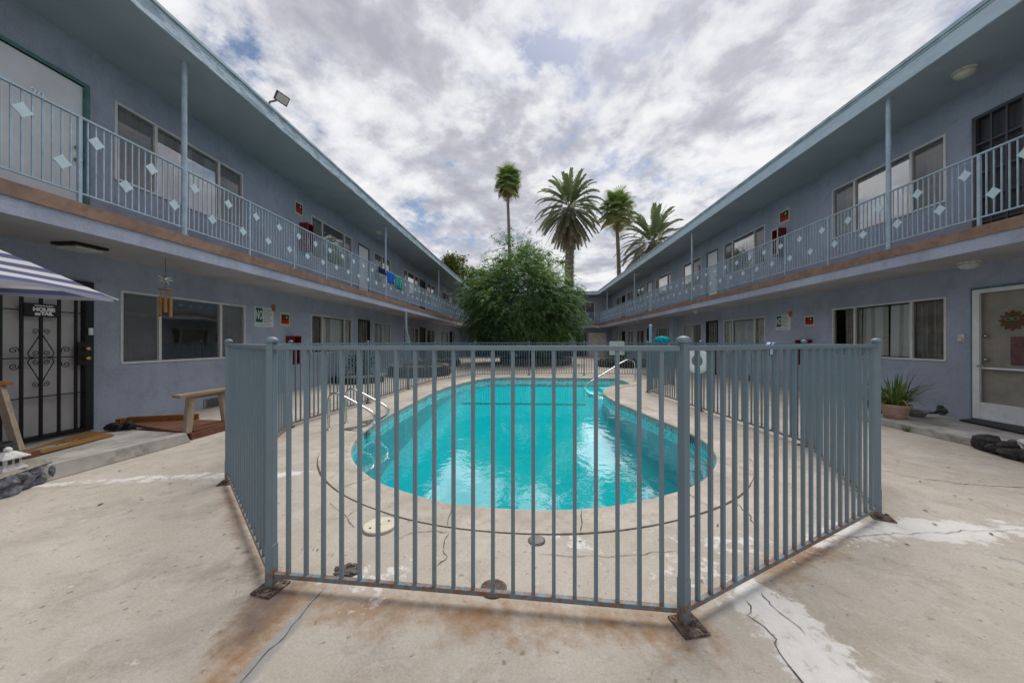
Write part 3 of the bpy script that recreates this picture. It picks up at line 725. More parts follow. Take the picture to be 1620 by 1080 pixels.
def door_bars(P, u0, u1, fl, back='shade', bars=5):
    z0, z1 = DZ0[fl], DZ1[fl]
    fr = MB()
    for a, b in ((u0, u0 + 0.05), (u1 - 0.05, u1)): flat_box(fr, P, a, b, z0, z1, -0.03, 0.03)
    flat_box(fr, P, u0 + 0.05, u1 - 0.05, z1 - 0.05, z1, -0.03, 0.03); flat_box(fr, P, u0 + 0.05, u1 - 0.05, z0, z0 + 0.05, -0.03, 0.03)
    dd = fr.build('security_door', M['black'], bld)
    b = MB()
    for k in range(bars):
        u = u0 + 0.05 + (u1 - u0 - 0.1) * (k + 1) / (bars + 1); flat_box(b, P, u - 0.011, u + 0.011, z0 + 0.05, z1 - 0.05, -0.02, 0.004)
    for z in (z0 + 0.55, z0 + 1.0, z0 + 1.6): flat_box(b, P, u0 + 0.05, u1 - 0.05, z - 0.006, z + 0.006, -0.014, -0.002)
    b.build('bar', M['black'], dd)
    p = MB(); p.quad(P(u0 + 0.05, z0 + 0.05, 0.05), P(u1 - 0.05, z0 + 0.05, 0.05), P(u1 - 0.05, z1 - 0.05, 0.05), P(u0 + 0.05, z1 - 0.05, 0.05))
    p.build('panel', M[back], dd)
    return dd

# layouts: openings per side (y along the wing), read off the photograph
# ---- left wing
opL, opR = {0: [], 1: []}, {0: [], 1: []}
def W_(ops, fl, u0, u1): ops[fl].append((u0, u1, WZ0[fl], WZ1[fl]))
def D_(ops, fl, u0, u1): ops[fl].append((u0, u1, DZ0[fl], DZ1[fl]))
LWIN = [(4.92, 7.23, (5.49, 6.64)), (9.50, 11.77, (10.05, 11.28)), (13.46, 15.12, (14.25,)), (16.70, 19.08, (17.3, 18.36)), (20.58, 22.34, (21.47,)), (24.0, 26.2, (24.5, 25.6)), (27.6, 29.2, (28.4,))]
LDOOR = [(3.55, 4.55), (12.2, 13.08), (19.25, 20.2), (26.45, 27.35)]
cov = {0: ['knK', 'dvc', 'vs', 'kvd', 'dh', 'dsk', 'ks'], 1: ['KvK', 'dnd', 'ks', 'dnd', 'kn', 'kns', 'kk']}
ext = {0: 'llll', 1: 'llll'}
for fl in (0, 1):
    for i, (a, b, s) in enumerate(LWIN):
        if fl == 1 and i == 0: a, b, s = 4.84, 7.16, (5.42, 6.59)
        W_(opL, fl, a, b); window(PL, a, b, fl, s, cov[fl][i])
    for i, (a, b) in enumerate(LDOOR): D_(opL, fl, a, b)
RWIN = [(6.37, 8.63, (6.93, 8.07)), (10.98, 13.25, (11.5, 12.7)), (14.91, 16.65, (15.73,)), (18.03, 20.24, (18.51, 19.85)), (22.2, 23.8, (23.1,)), (24.5, 26.05, (25.2,)), (27.7, 29.7, (28.3, 29.2))]
RDOOR = [(5.02, 6.0), (13.64, 14.5), (20.75, 21.6), (26.55, 27.4)]
covR = {0: ['dhD', 'cvd', 'ks', 'dck', 'dk', 'dk', 'dck'], 1: ['DvD', 'KvK', 'Kv', 'dnd', 'kn', 'kk', 'kns']}
for fl in (0, 1):
    for i, (a, b, s) in enumerate(RWIN):
        W_(opR, fl, a, b)
        if fl == 0 and i == 1: window(PR, a, b, fl, s, 'csv')
        else: window(PR, a, b, fl, s, covR[fl][i])
    for a, b in RDOOR: D_(opR, fl, a, b)
# doors
door_white(PL, 3.6, 4.5, 1, True, '20', (0, 1, 0))
for (a, b), fl in (((12.2, 13.08), 1), ((26.45, 27.35), 1)): door_white(PL, a + .04, b - .04, fl, True)
for (a, b), fl in (((12.2, 13.08), 0), ((19.25, 20.2), 0), ((19.25, 20.2), 1), ((26.45, 27.35), 0)): door_bars(PL, a, b, fl, 'drape' if fl == 0 else 'screen', 5)
for (a, b), fl in (((13.64, 14.5), 1), ((20.75, 21.6), 1)): door_white(PR, a + .04, b - .04, fl, False)
for (a, b), fl in (((13.64, 14.5), 0), ((20.75, 21.6), 0), ((26.55, 27.4), 0), ((26.55, 27.4), 1)): door_bars(PR, a, b, fl, 'shade' if (fl == 0 and a < 15) else 'screen', 5)

# ironwork door, ground floor left
def scroll(c, r0, turns, s, P, ang=0.0, d=-0.014, n=22):
    pts = []
    for k in range(n + 1):
        t = k / n; r = r0 * (1 - 0.80 * t); a = ang + s * turns * 2 * PI * t
        pts.append(P(c[0] + r * math.cos(a), c[1] + r * math.sin(a), d))
    return pts
u0, u1 = 3.55, 4.58; z0, z1 = 0.05, 2.15
fr = MB()
for a, b in ((u0, u0 + 0.075), (u1 - 0.085, u1)): flat_box(fr, PL, a, b, z0, z1, -0.035, 0.04)
flat_box(fr, PL, u0 + .075, u1 - .085, z1 - 0.07, z1, -0.035, 0.04); flat_box(fr, PL, u0 + .075, u1 - .085, z0, z0 + 0.05, -0.03, 0.03)
sd = fr.build('security_door', M['black'], bld, label='black ironwork security door with scrolls')
b = MB(); cu, sp = 4.065, 0.169
for k in (-2, -1, 0, 1, 2): flat_box(b, PL, cu + k * sp - 0.012, cu + k * sp + 0.012, z0 + 0.05, z1 - 0.07, -0.022, 0.004)
for z in (0.60, 1.10, 1.70): flat_box(b, PL, u0 + .075, u1 - .085, z - 0.007, z + 0.007, -0.016, -0.002)
b.build('bar', M['black'], sd)
sc = MB(); zc = 1.10; dl = 0.014
for sgn in (-1, 1):
    sc.tube([PL(cu + sgn * 0.008, zc + 0.30, -dl), PL(cu + sgn * 0.05, zc + 0.21, -dl), PL(cu + sgn * 0.118, zc + 0.06, -dl), PL(cu + sgn * 0.105, zc + 0.015, -dl), PL(cu + sgn * 0.06, zc + 0.005, -dl)], 0.0055, 6)
    sc.tube([PL(cu + sgn * 0.008, zc - 0.32, -dl), PL(cu + sgn * 0.05, zc - 0.21, -dl), PL(cu + sgn * 0.118, zc - 0.06, -dl), PL(cu + sgn * 0.105, zc - 0.015, -dl), PL(cu + sgn * 0.06, zc - 0.005, -dl)], 0.0055, 6)
    for zo, fl_ in ((0.34, 1), (0.06, 1), (-0.06, -1), (-0.34, -1)):
        sc.tube(scroll((cu + sgn * 0.045, zc + zo), 0.034, 1.4, sgn * fl_, PL, PI / 2 * 3 if fl_ > 0 else PI / 2), 0.0045, 6)
    for uo in (0.235,):
        for zo in (0.10, -0.10):
            sc.tube(scroll((cu + sgn * uo, zc + zo), 0.042, 1.4, -sgn * (1 if zo > 0 else -1), PL, 0.0 if sgn < 0 else PI), 0.005, 6)
            sc.tube([PL(cu + sgn * (uo - 0.042), zc + zo, -dl), PL(cu + sgn * (uo - 0.055), zc + zo * 0.4, -dl), PL(cu + sgn * (uo - 0.06), zc, -dl)], 0.005, 6)
sc.build('scrollwork', M['black'], sd, smooth=True)
p = MB(); p.quad(PL(u0 + .07, z0 + .05, .06), PL(u1 - .08, z0 + .05, .06), PL(u1 - .08, z1 - .06, .06), PL(u0 + .07, z1 - .06, .06)); p.build('panel', M['greydoor'], sd)
lk = MB(); flat_box(lk, PL, 4.40, 4.565, 0.98, 1.30, -0.045, -0.034)
lk.build('lock_plate', M['black'], sd)
kn = MB(); knob(kn, PL, 4.47, 1.21, -0.10); kn.build('deadbolt', M['brass'], sd, smooth=True); kn = MB(); knob(kn, PL, 4.47, 1.075, -0.10); kn.build('handle', M['brass'], sd, smooth=True)
text_mb('11', 0.11, PL(3.98, 1.905, 0.055), (0, 1, 0), (0, 0, 1), 0.004, 0.004).build('number', M['black'], sd)
# the dark gated door, upper right, and the white screen door below it
u0, u1, z0, z1 = 5.02, 6.0, DZ0[1], 4.97
fr = MB()
for a, b in ((u0, u0 + 0.05), (u1 - 0.05, u1)): flat_box(fr, PR, a, b, z0, z1, -0.03, 0.03)
flat_box(fr, PR, u0 + .05, u1 - .05, z1 - 0.05, z1, -0.03, 0.03); flat_box(fr, PR, u0 + .05, u1 - .05, z0, z0 + 0.06, -0.03, 0.03)
for k in range(1, 5):
    u = u0 + 0.05 + 0.88 * k / 5; flat_box(fr, PR, u - 0.012, u + 0.012, z0 + 0.06, z1 - 0.05, -0.02, 0.01)
for z in (z0 + 0.35, z0 + 0.75, z0 + 1.15, z0 + 1.62): flat_box(fr, PR, u0 + .05, u1 - .05, z - 0.014, z + 0.014, -0.016, 0.006)
sd2 = fr.build('security_door', paint('grey_iron', (0.055, 0.06, 0.07), 0.45, 0.4), bld, label='dark barred security door on the upper gallery')
p = MB(); p.quad(PR(u0 + .04, z0, .05), PR(u1 - .04, z0, .05), PR(u1 - .04, z1 - .03, .05), PR(u0 + .04, z1 - .03, .05)); p.build('panel', M['darkgrey'], sd2)
u0, u1, z0, z1 = 5.02, 6.0, 0.06, 2.15
fr = MB()
for a, b in ((u0, u0 + 0.085), (u1 - 0.085, u1)): flat_box(fr, PR, a, b, z0, z1, -0.03, 0.02)
flat_box(fr, PR, u0 + .085, u1 - .085, z1 - 0.06, z1, -0.03, 0.02); flat_box(fr, PR, u0 + .085, u1 - .085, z0, z0 + 0.05, -0.03, 0.02)
flat_box(fr, PR, u0 + .085, u1 - .085, z0 + 0.05, z0 + 0.27, -0.018, 0.012); flat_box(fr, PR, u0 + .085, u1 - .085, 0.87, 0.90, -0.03, 0.01)
sd3 = fr.build('screen_door', M['white'], bld, label='white aluminium screen door with a push bar')
p = MB(); p.quad(PR(u0 + .08, z0 + .27, .0), PR(u1 - .08, z0 + .27, .0), PR(u1 - .08, z1 - .06, .0), PR(u0 + .08, z1 - .06, .0)); p.build('mesh_panel', M['door_mesh'], sd3)
p = MB(); flat_box(p, PR, u0 + .01, u1 - .01, z0, z1, .05, .08); p.build('inner_door', M['cream'], sd3)
fr = MB(); flat_box(fr, PR, u0 - .03, u0, z0 - .02, z1 + .03, -0.02, 0.08); flat_box(fr, PR, u1, u1 + .03, z0 - .02, z1 + .03, -0.02, 0.08); flat_box(fr, PR, u0, u1, z1, z1 + .03, -0.02, 0.08); fr.build('frame', M['teal'], sd3)
h = MB(); knob(h, PR, 5.87, 1.02, 0.02); h.build('handle', M['steel'], sd3, smooth=True); h = MB(); knob(h, PR, 5.87, 1.40, 0.02); h.build('deadbolt', M['steel'], sd3, smooth=True); h = MB(); flat_box(h, PR, 5.84, 5.92, 0.90, 0.93, -0.06, -0.03); h.build('latch', M['steel'], sd3)

# openings for the three special doors replace the plain ones already listed (same places)
opL[0][:] = [o if abs(o[0] - 3.55) > 0.01 else (3.55, 4.58, 0.05, 2.15) for o in opL[0]]
opR[1][:] = [o if abs(o[0] - 5.02) > 0.01 else (5.02, 6.0, DZ0[1], 4.97) for o in opR[1]]
opR[0][:] = [o if abs(o[0] - 5.02) > 0.01 else (5.02, 6.0, 0.06, 2.15) for o in opR[0]]
opF = {0: [], 1: []}
window(PF, 4.35, 5.9, 1, (5.1,), 'kk', 0.05, 3.2, 4.95); opF[1].append((4.35, 5.9, 3.2, 4.95))
window(PF, -4.2, -2.4, 1, (-3.3,), 'ks'); opF[1].append((-4.2, -2.4, WZ0[1], WZ1[1]))
window(PF, -1.0, 1.2, 1, (-0.3, 0.6), 'dsk'); opF[1].append((-1.0, 1.2, WZ0[1], WZ1[1]))
door_bars(PF, 2.6, 3.55, 1, 'darkgrey', 5); opF[1].append((2.6, 3.55, DZ0[1], DZ1[1]))
door_bars(PF, 4.2, 5.15, 0, 'screen', 5); opF[0].append((4.2, 5.15, DZ0[0], DZ1[0]))
window(PF, 0.2, 2.6, 0, (0.8, 2.0), 'dck'); opF[0].append((0.2, 2.6, WZ0[0], WZ1[0]))
window(PF, -4.4, -2.6, 0, (-3.5,), 'dk'); opF[0].append((-4.4, -2.6, WZ0[0], WZ1[0]))
# wall surfaces
for fl, (za, zb) in enumerate(((ZF0, ZC0 + 0.01), (ZF1 - 0.01, ZC1 + 0.01))):
    wall_mesh(PL, YB, YW, za, zb, opL[fl]).build('wall', M['wall'], bld)
    wall_mesh(PR, YB, YW, za, zb, opR[fl]).build('wall', M['wall'], bld)
    wall_mesh(PF, XL, XR, za, zb, opF[fl]).build('wall', M['wall'], bld)
# inner partition behind the rooms keeps them dark
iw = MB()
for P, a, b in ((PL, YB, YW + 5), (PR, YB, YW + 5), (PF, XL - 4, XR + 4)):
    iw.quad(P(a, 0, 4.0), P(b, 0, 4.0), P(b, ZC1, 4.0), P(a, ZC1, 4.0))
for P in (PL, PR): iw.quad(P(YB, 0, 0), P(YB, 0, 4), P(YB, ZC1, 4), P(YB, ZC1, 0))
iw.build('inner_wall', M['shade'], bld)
fd2 = MB(); flat_box(fd2, PF, -5.9, 4.15, 0.0, 0.92, -0.02, -0.002); fd2.build('dado', M['bluewall'], bld)
fd3 = MB(); flat_box(fd3, PF, 5.35, 6.95, 0.02, 2.15, -0.03, -0.002); fd3.build('cupboard_door', M['cream'], bld)
# upper floor slab, roof, edges
D = 8.0
s = MB(); s.box(XL - D, SL - 0.03, YB, YE + D, ZC0 + 0.02, ZF1); s.box(SR + 0.03, XR + D, YB, YE + D, ZC0 + 0.02, ZF1); s.box(SL - 0.03, SR + 0.03, YE + 0.03, YE + D, ZC0 + 0.02, ZF1)
s.build('gallery_floor', M['brown'], bld)
s = MB(); s.box(XL - D, SL - 0.03, YB, YE + D, ZC0, ZC0 + 0.02); s.box(SR + 0.03, XR + D, YB, YE + D, ZC0, ZC0 + 0.02); s.box(SL - 0.03, SR + 0.03, YE + 0.03, YE + D, ZC0, ZC0 + 0.02)
s.build('lower_soffit', M['soffit_low'], bld)
s = MB(); s.box(SL - 0.03, SL, YB, YE + 0.03, ZC0 - 0.006, ZM); s.box(SR, SR + 0.03, YB, YE + 0.03, ZC0 - 0.006, ZM); s.box(SL, SR, YE, YE + 0.03, ZC0 - 0.006, ZM)
s.build('gallery_fascia', M['fascia'], bld)
s = MB(); s.box(SL - 0.03, SL + 0.018, YB, YE + 0.03, ZM, ZF1 + 0.004); s.box(SR - 0.018, SR + 0.03, YB, YE + 0.03, ZM, ZF1 + 0.004); s.box(SL + 0.018, SR - 0.018, YE - 0.018, YE + 0.03, ZM, ZF1 + 0.004)
s.build('edge_trim', M['brown'], bld)
s = MB(); s.box(XL - D, RL - 0.03, YB, YE + D, ZC1 + 0.02, ZT); s.box(RR + 0.03, XR + D, YB, YE + D, ZC1 + 0.02, ZT); s.box(RL - 0.03, RR + 0.03, YE + 0.13, YE + D, ZC1 + 0.02, ZT)
s.build('roof', M['roofing'], bld)
s = MB(); s.box(XL - D, RL - 0.03, YB, YE + D, ZC1, ZC1 + 0.02); s.box(RR + 0.03, XR + D, YB, YE + D, ZC1, ZC1 + 0.02); s.box(RL - 0.03, RR + 0.03, YE + 0.13, YE + D, ZC1, ZC1 + 0.02)
s.build('upper_soffit', M['soffit'], bld)
s = MB(); s.box(RL - 0.03, RL, YB, YE + 0.1, ZC1 - 0.012, ZT - 0.03); s.build('roof_fascia', M['edge_worn'], bld, label='peeling pale blue roof edge of the wing with the floodlight')
s = MB(); s.box(RR, RR + 0.03, YB, YE + 0.1, ZC1 - 0.012, ZT - 0.01); s.box(RL, RR, YE + 0.1, YE + 0.13, ZC1 - 0.012, ZT - 0.02); s.build('roof_fascia', M['edge'], bld)
s = MB()
s.box(RL - 0.05, RL + 0.03, YB, YE + 0.07, ZT - 0.03, ZT + 0.012); s.box(RR - 0.012, RR + 0.05, YB, YE + 0.07, ZT - 0.01, ZT + 0.03); s.box(RR - 0.03, RR + 0.05, YB, YE + 0.07, ZT + 0.03, ZT + 0.085)
s.box(RL + 0.03, RR - 0.03, YE + 0.07, YE + 0.16, ZT - 0.02, ZT + 0.03); s.build('drip_edge', M['drip'], bld)
# gallery columns, ground columns, pilaster
for X, ys in ((SL - 0.05, [4.83 + 7.12 * k for k in range(-1, 4)]), (SR + 0.05, [6.2 + 7.12 * k for k in range(-1, 4)])):
    for y in ys:
        c = MB(); c.tube([(X, y, ZF1), (X, y, ZC1)], 0.034, 14); c.lathe((X, y, ZF1), [(0.06, 0.004), (0.06, 0.014), (0.036, 0.016)], 14)
        c.build('column', M['rail'], bld, smooth='auto')
for X, y in ((SL - 0.1, W(646, SL)[0]), (-4.55, 27.6)):
    c = MB(); c.tube([(X, y, 0), (X, y, ZC0)], 0.05, 14); c.build('ground_column', M['rail'], bld, smooth='auto')
p = MB(); p.box(XR - 0.28, XR - 0.002, 17.25, 17.62, 0, ZC0); p.build('pilaster', M['wall'], bld)
# gallery railings
ZR0, ZR1 = 3.015, 3.886
def diamond(mb, P, u, z, s):
    pts = []
    for q in range(4):
        a = PI / 2 * q
        for (rr, da) in ((0.97, -0.13), (1.03, 0.0), (0.97, 0.13), (0.80, 0.30), (0.75, 0.42), (0.705, PI / 4), (0.75, PI / 2 - 0.42), (0.80, PI / 2 - 0.30)):
            pts.append((u + s * rr * math.cos(a + da), z + s * rr * math.sin(a + da)))
    i = len(mb.v); n = len(pts)
    for d in (-0.012, 0.0):
        for (a, b) in pts: mb.v.append(P(a, b, d)); mb.a.append(0.5)
    mb.f.append(tuple(range(i, i + n))); mb.f.append(tuple(reversed(range(i + n, i + 2 * n)))); mb.mi += [0, 0]
    for k in range(n): mb.f.append((i + k, i + (k + 1) % n, i + n + (k + 1) % n, i + n + k)); mb.mi.append(0)
far_bal, far_dia = MB(), MB(); nb = nd = 0
def railing(P, ys, first):
    global nb, nd
    for k, (a, b) in enumerate(zip(ys[:-1], ys[1:])):
        r = MB(); flat_box(r, P, a, b, ZR1 - 0.022, ZR1, -0.018, 0.018)
        ro = r.build('gallery_railing', M['rail'], bld)
        r = MB(); flat_box(r, P, a, b, ZR0 - 0.02, ZR0, -0.012, 0.012); r.build('bottom_rail', M['rail'], ro)
        if k: r = MB(); flat_box(r, P, a - 0.016, a + 0.016, ZF1 + 0.004, ZR1 - 0.022, -0.016, 0.016); r.build('post', M['rail'], ro)
        n = 15; near = k < first
        for j in range(n):
            u = a + (b - a) * (j + 1) / (n + 1)
            t = far_bal if (nb >= 98 or k >= 4) else MB()
            flat_box(t, P, u - 0.0065, u + 0.0065, ZR0, ZR1 - 0.022, -0.0065, 0.0065)
            if t is not far_bal: t.build('baluster', M['rail'], ro); nb += 1
        for j in range(4):
            u = a + (b - a) * (2 + 4 * j) / (n + 1)
            t = far_dia if nd >= 96 or k >= 12 else MB()
            diamond(t, P, u, ZR0 + (0.64 if j % 2 == 0 else 0.27), 0.077)
            if t is not far_dia: t.build('diamond_plate', M['plate'], ro); nd += 1
PRL = lambda u, z, d: (SL - 0.05 - d, u, z)
PRR = lambda u, z, d: (SR + 0.05 + d, u, z)
PRF = lambda u, z, d: (u, YE + 0.05 + d, z)
st_ = 7.12 / 6
railing(PRL, [4.83 + st_ * k for k in range(-2, 22)] + [YE + 0.05], 4)
railing(PRR, [6.2 + st_ * k for k in range(-2, 21)] + [YE + 0.05], 4)
railing(PRF, [SL - 0.05 + (SR - SL + 0.1) * k / 9 for k in range(10)], 0)
railing(PRL, [4.83 + st_ * k for k in range(-7, -1)], 0)
railing(PRR, [6.2 + st_ * k for k in range(-8, -1)], 0)
fb = far_bal.build('baluster', M['rail'], bld, kind='stuff'); far_dia.build('diamond_plate', M['plate'], bld, kind='stuff')
# crawl-space vents low in the wall
for P, u in ((PL, 6.50), (PL, 10.6), (PR, 11.9)):
    v = MB(); flat_box(v, P, u - 0.24, u + 0.24, 0.02, 0.20, -0.012, -0.002)
    vv = v.build('crawl_vent', M['stonegrey'], bld)
    l = MB()
    for k in range(9): flat_box(l, P, u - 0.19, u + 0.19, 0.03 + k * 0.018, 0.038 + k * 0.018, -0.017, -0.012)
    l.build('louver', M['darkgrey'], vv)
# outside stair at the far end
sg = MB()
for k in range(12): sg.box(-4.3 + k * 0.27, -4.0 + k * 0.27, 28.3, 29.4, 2.6 - k * 0.225, 2.65 - k * 0.225)
sg.build('stair_tread', M['plaster'], bld)
sg = MB(); sg.beam((-4.3, 28.3, 2.55), (-1.0, 28.3, -0.1 + 0.1), 0.05, 0.22); sg.beam((-4.3, 29.4, 2.55), (-1.0, 29.4, 0.0), 0.05, 0.22); sg.build('stair_stringer', M['rail'], bld)
# ------------------------------------------------------------------ pool fence
FP = [G(*p) for p in [(430, 926), (1081.5, 984), (1386.5, 816), (1272, 705), (1108.5, 650), (1024.5, 620.5), (1065, 608), (1013, 594), (924, 593), (837, 593), (751, 594.5), (688, 604), (646, 616), (582, 638), (460, 676), (361.5, 762)]]
fence = thing('pool_fence', (0, 1.6, 0), 'chest high slate blue picket railing enclosing the swimming pool', 'fence')
nF = len(FP); PZ = 1.283
infill = MB(); nb2 = 0
order = [0, 1, 15, 2, 14]
cap_prof = [(0.031, 0.0), (0.033, 0.006), (0.033, 0.012), (0.027, 0.022), (0.016, 0.029), (0.002, 0.031)]
dirs = []
for i in range(nF):
    a, b = Vector(FP[i]), Vector(FP[(i + 1) % nF]); dirs.append((b - a).normalized())
def obox(mb, c, d, hw, hd, z0, z1):
    c, d = Vector((c[0], c[1])), Vector((d[0], d[1])); n = Vector((-d.y, d.x)); q = []
    for z in (z0, z1):
        for s, t in ((-1, -1), (1, -1), (1, 1), (-1, 1)):
            v = c + d * s * hw + n * t * hd; q.append((v.x, v.y, z))
    return mb.hexa(q)
for i in range(nF):
    d = dirs[i] if i != 15 else dirs[14]
    near = i in (0, 1, 2, 15)
    p = MB(); obox(p, FP[i], d, 0.019, 0.019, 0.004, 1.298)
    obox(p, FP[i], d, 0.0215, 0.0215, 0.004, 0.21 if i != 0 else 0.225)
    po = p.build('post', M['fence'], fence, bevel=0.0025)
    c = MB(); n = 14 if near else 8
    c.lathe((FP[i][0], FP[i][1], 1.298), cap_prof, n); c.build('cap', M['fence'], po, smooth='auto')
    pl_ = MB(); pd = Vector((d[0] + 0.35, d[1] - 0.2)).normalized() if i < 2 else d
    s = 0.062 if near else 0.05
    cc = (FP[i][0] + 0.012, FP[i][1] - 0.02) if near else FP[i]
    obox(pl_, cc, pd, s, s, 0.0, 0.010)
    pn = Vector((-pd[1], pd[0]))
    for sx in (-1, 1):
        for sy in (-1, 1):
            q = Vector(cc) + pd * sx * s * 0.72 + pn * sy * s * 0.72
            pl_.lathe((q.x, q.y, 0.010), [(0.010, 0), (0.010, 0.006), (0.006, 0.009)], 6)
    pl_.build('base_plate', M['rust'], po)
bal_lists = {}
for i in range(nF):
    a, b = Vector(FP[i]), Vector(FP[(i + 1) % nF]); d = dirs[i]; ln = (b - a).length
    pn = MB(); m_ = (a + b) / 2; off = Vector((-d.y, d.x)) * 0.0
    obox(pn, m_, d, ln / 2 - 0.021, 0.016, PZ - 0.024, PZ); po = pn.build('top_rail', M['fence'], fence, bevel=0.002 if i in (0, 1, 15) else 0.0)
    pn = MB(); obox(pn, m_, d, ln / 2 - 0.021, 0.0125, 0.050, 0.074); pn.build('bottom_rail', M['fence'], fence, bevel=0.002 if i in (0, 1, 15) else 0.0)
    n = max(6, int(round(ln / 0.0995)) - 1)
    for j in range(n):
        q = a + d * ln * (j + 1) / (n + 1); own = i in (0, 1, 15, 2, 14) and nb2 < 100
        t = MB() if own else infill
        lean = 0.004 * mnoise.noise(Vector((q.x * 9, q.y * 9, 1.0)))
        k0 = len(t.v); obox(t, q, d, 0.0088, 0.0088, 0.073, PZ - 0.023)
        for k in range(k0, k0 + 4): t.v[k] = (t.v[k][0] + lean, t.v[k][1], t.v[k][2])
        if own: t.build('baluster', M['fence'], po); nb2 += 1
infill.build('baluster', M['fence'], fence, kind='stuff')

# ------------------------------------------------------------------ draped cloths
def drape(name, A, B, z, front, back, out, mat, label, cat, group=None, wob=0.02, n=22, seed=1):
    """cloth hung over a rail from A to B (plan points); out = plan direction of the front side"""
    A, B, out = Vector((*A, 0)), Vector((*B, 0)), Vector((*out, 0)).normalized(); mb = MB(); rows = 14
    base = None; R = random.Random(seed); g = []
    for r in range(rows + 1):
        s = -back + (front + back) * r / rows; row = []
        for k in range(n + 1):
            u = k / n; p = A.lerp(B, u); drop = abs(s)
            h = 0.020 if drop < 0.02 else 0.022
            rag = 1 + 0.25 * mnoise.noise(Vector((u * 4 + seed, seed, 0.3)))
            w = wob * (drop / max(front, back)) * mnoise.noise(Vector((u * 5.5, seed * 2.3, s * 2.0))) * 3
            o = p + out * ((1 if s > 0 else -1) * h * min(1, drop / 0.02) + w); o.z = z + 0.004 - drop * (rag if drop > 0.03 else 1) + 0.012 * mnoise.noise(Vector((u * 7, seed, 2.0)))
            row.append(tuple(o))
        g.append(row)
    for r in range(rows):
        for k in range(n): mb.quad(g[r][k], g[r][k + 1], g[r + 1][k + 1], g[r + 1][k])
    o = mb.build(name, mat); c = A.lerp(B, 0.5); recentre(o, (c.x, c.y, z))
    import bmesh
    bm = bmesh.new(); bm.from_mesh(o.data); bmesh.ops.remove_doubles(bm, verts=bm.verts, dist=1e-5); bm.to_mesh(o.data); bm.free()
    o.data.polygons.foreach_set('use_smooth', [True] * len(o.data.polygons))
    sm = o.modifiers.new('thick', 'SOLIDIFY'); sm.thickness = 0.006; sm.offset = 0
    return tag(o, label, cat, group)
def yl(x, X): return W(x, X)[0]
XRAIL = SL - 0.05
gt = 'towels and clothes drying on the upper railing'
drape('towel', (XRAIL, yl(613.5, SL)), (XRAIL, yl(624, SL)), ZR1, 0.42, 0.25, (1, 0), M['blue_cloth'], 'plain bright blue towel drying over the upper railing', 'towel', gt, 0.015, seed=3)
drape('towel', (XRAIL, yl(624.6, SL)), (XRAIL, yl(637, SL)), ZR1 + 0.01, 0.52, 0.3, (1, 0), M['towel'], 'teal patterned towel drying over the upper railing', 'towel', gt, 0.04, seed=5)
drape('garment', (XRAIL, yl(600.5, SL)), (XRAIL, yl(610.5, SL)), ZR1 + 0.01, 0.24, 0.22, (1, 0), M['navy_cloth'], 'dark navy swimwear slung over the upper railing', 'clothing', gt, 0.06, seed=9)
p5, p6 = Vector(FP[5]), Vector(FP[6]); dd_ = (p6 - p5).normalized(); nn_ = Vector((dd_.y, -dd_.x))
a_, b_ = p5 + dd_ * 0.95, p5 + dd_ * 1.65
cl = thing('beach_towel', (*(a_.lerp(b_, 0.5)), PZ), 'bundled cyan beach towel with white edge on the pool fence corner', 'towel')
o1 = drape('bundle', a_, b_, PZ + 0.06, 0.34, 0.22, nn_, M['cyan_cloth'], '', '', None, 0.07, seed=12)
o2 = drape('white_edge', a_ + dd_ * 0.40, b_ + dd_ * 0.04, PZ + 0.10, 0.20, 0.2, nn_, M['white_cloth'], '', '', None, 0.05, 10, seed=14)
for o in (o1, o2):
    for k in ('label', 'category'): del o[k]
    o.location = Vector(o.location) - Vector(cl.location); o.parent = cl
bb_ = MB(); bb_.blob((*(a_.lerp(b_, 0.5)), PZ + 0.08), 0.17, 0.25, 4, 3, (1.3, 0.8, 0.6)); bb_.build('fold', M['cyan_cloth'], cl, smooth=True)
p3, p4 = Vector(FP[3]), Vector(FP[4]); d34 = (p4 - p3).normalized()
def on_panel(x, A, B):
    r = ray(x, 541); A, B = Vector(A), Vector(B); d = B - A
    den = r[0] * d.y - r[1] * d.x
    s = (A.x * r[1] - A.y * r[0]) / den
    return A + d * s
w_ = on_panel(1219.5, p3, p4)
o = drape('small_cloth', w_ - d34 * 0.07, w_ + d34 * 0.07, PZ + 0.01, 0.20, 0.05, (-1, -0.2), M['white_cloth'], 'small white and blue cloth hung on the far side pool fence', 'cloth', None, 0.03, 10, seed=21)
o.data.materials.append(M['blue_cloth'])
for pg in o.data.polygons:
    if 0.45 < ((pg.center.y + 1) * 9) % 1.0 < 0.8: pg.material_index = 1
# ------------------------------------------------------------------ life ring
pc = on_panel(1106.5, p3, p4); d = (Matrix.Rotation(0.45, 2) @ d34); nrm = Vector((-d.y, d.x));
if nrm.x > 0: nrm = -nrm
cz = 1.3 - (571 - 541) * 6.45 / FPX
lr = thing('life_ring', (pc.x + nrm.x * 0.06, pc.y + nrm.y * 0.06, cz), 'white life ring hanging on the right side of the pool fence', 'life ring')
rg = MB(); base = Vector((pc.x + nrm.x * 0.07, pc.y + nrm.y * 0.07, cz))
n, m_ = 36, 12
for k in range(n):
    a = 2 * PI * k / n; ctr = base + Vector((d.x * math.cos(a), d.y * math.cos(a), math.sin(a))) * 0.172
    er = Vector((d.x * math.cos(a), d.y * math.cos(a), math.sin(a)))
    for j in range(m_):
        t = 2 * PI * j / m_; rr = 0.062
        v = ctr + er * rr * math.cos(t) + Vector((nrm.x, nrm.y, 0)) * 0.04 * math.sin(t); rg.v.append(tuple(v)); rg.a.append(0.5)
for k in range(n):
    for j in range(m_):
        rg.f.append((k * m_ + j, ((k + 1) % n) * m_ + j, ((k + 1) % n) * m_ + (j + 1) % m_, k * m_ + (j + 1) % m_)); rg.mi.append(0)
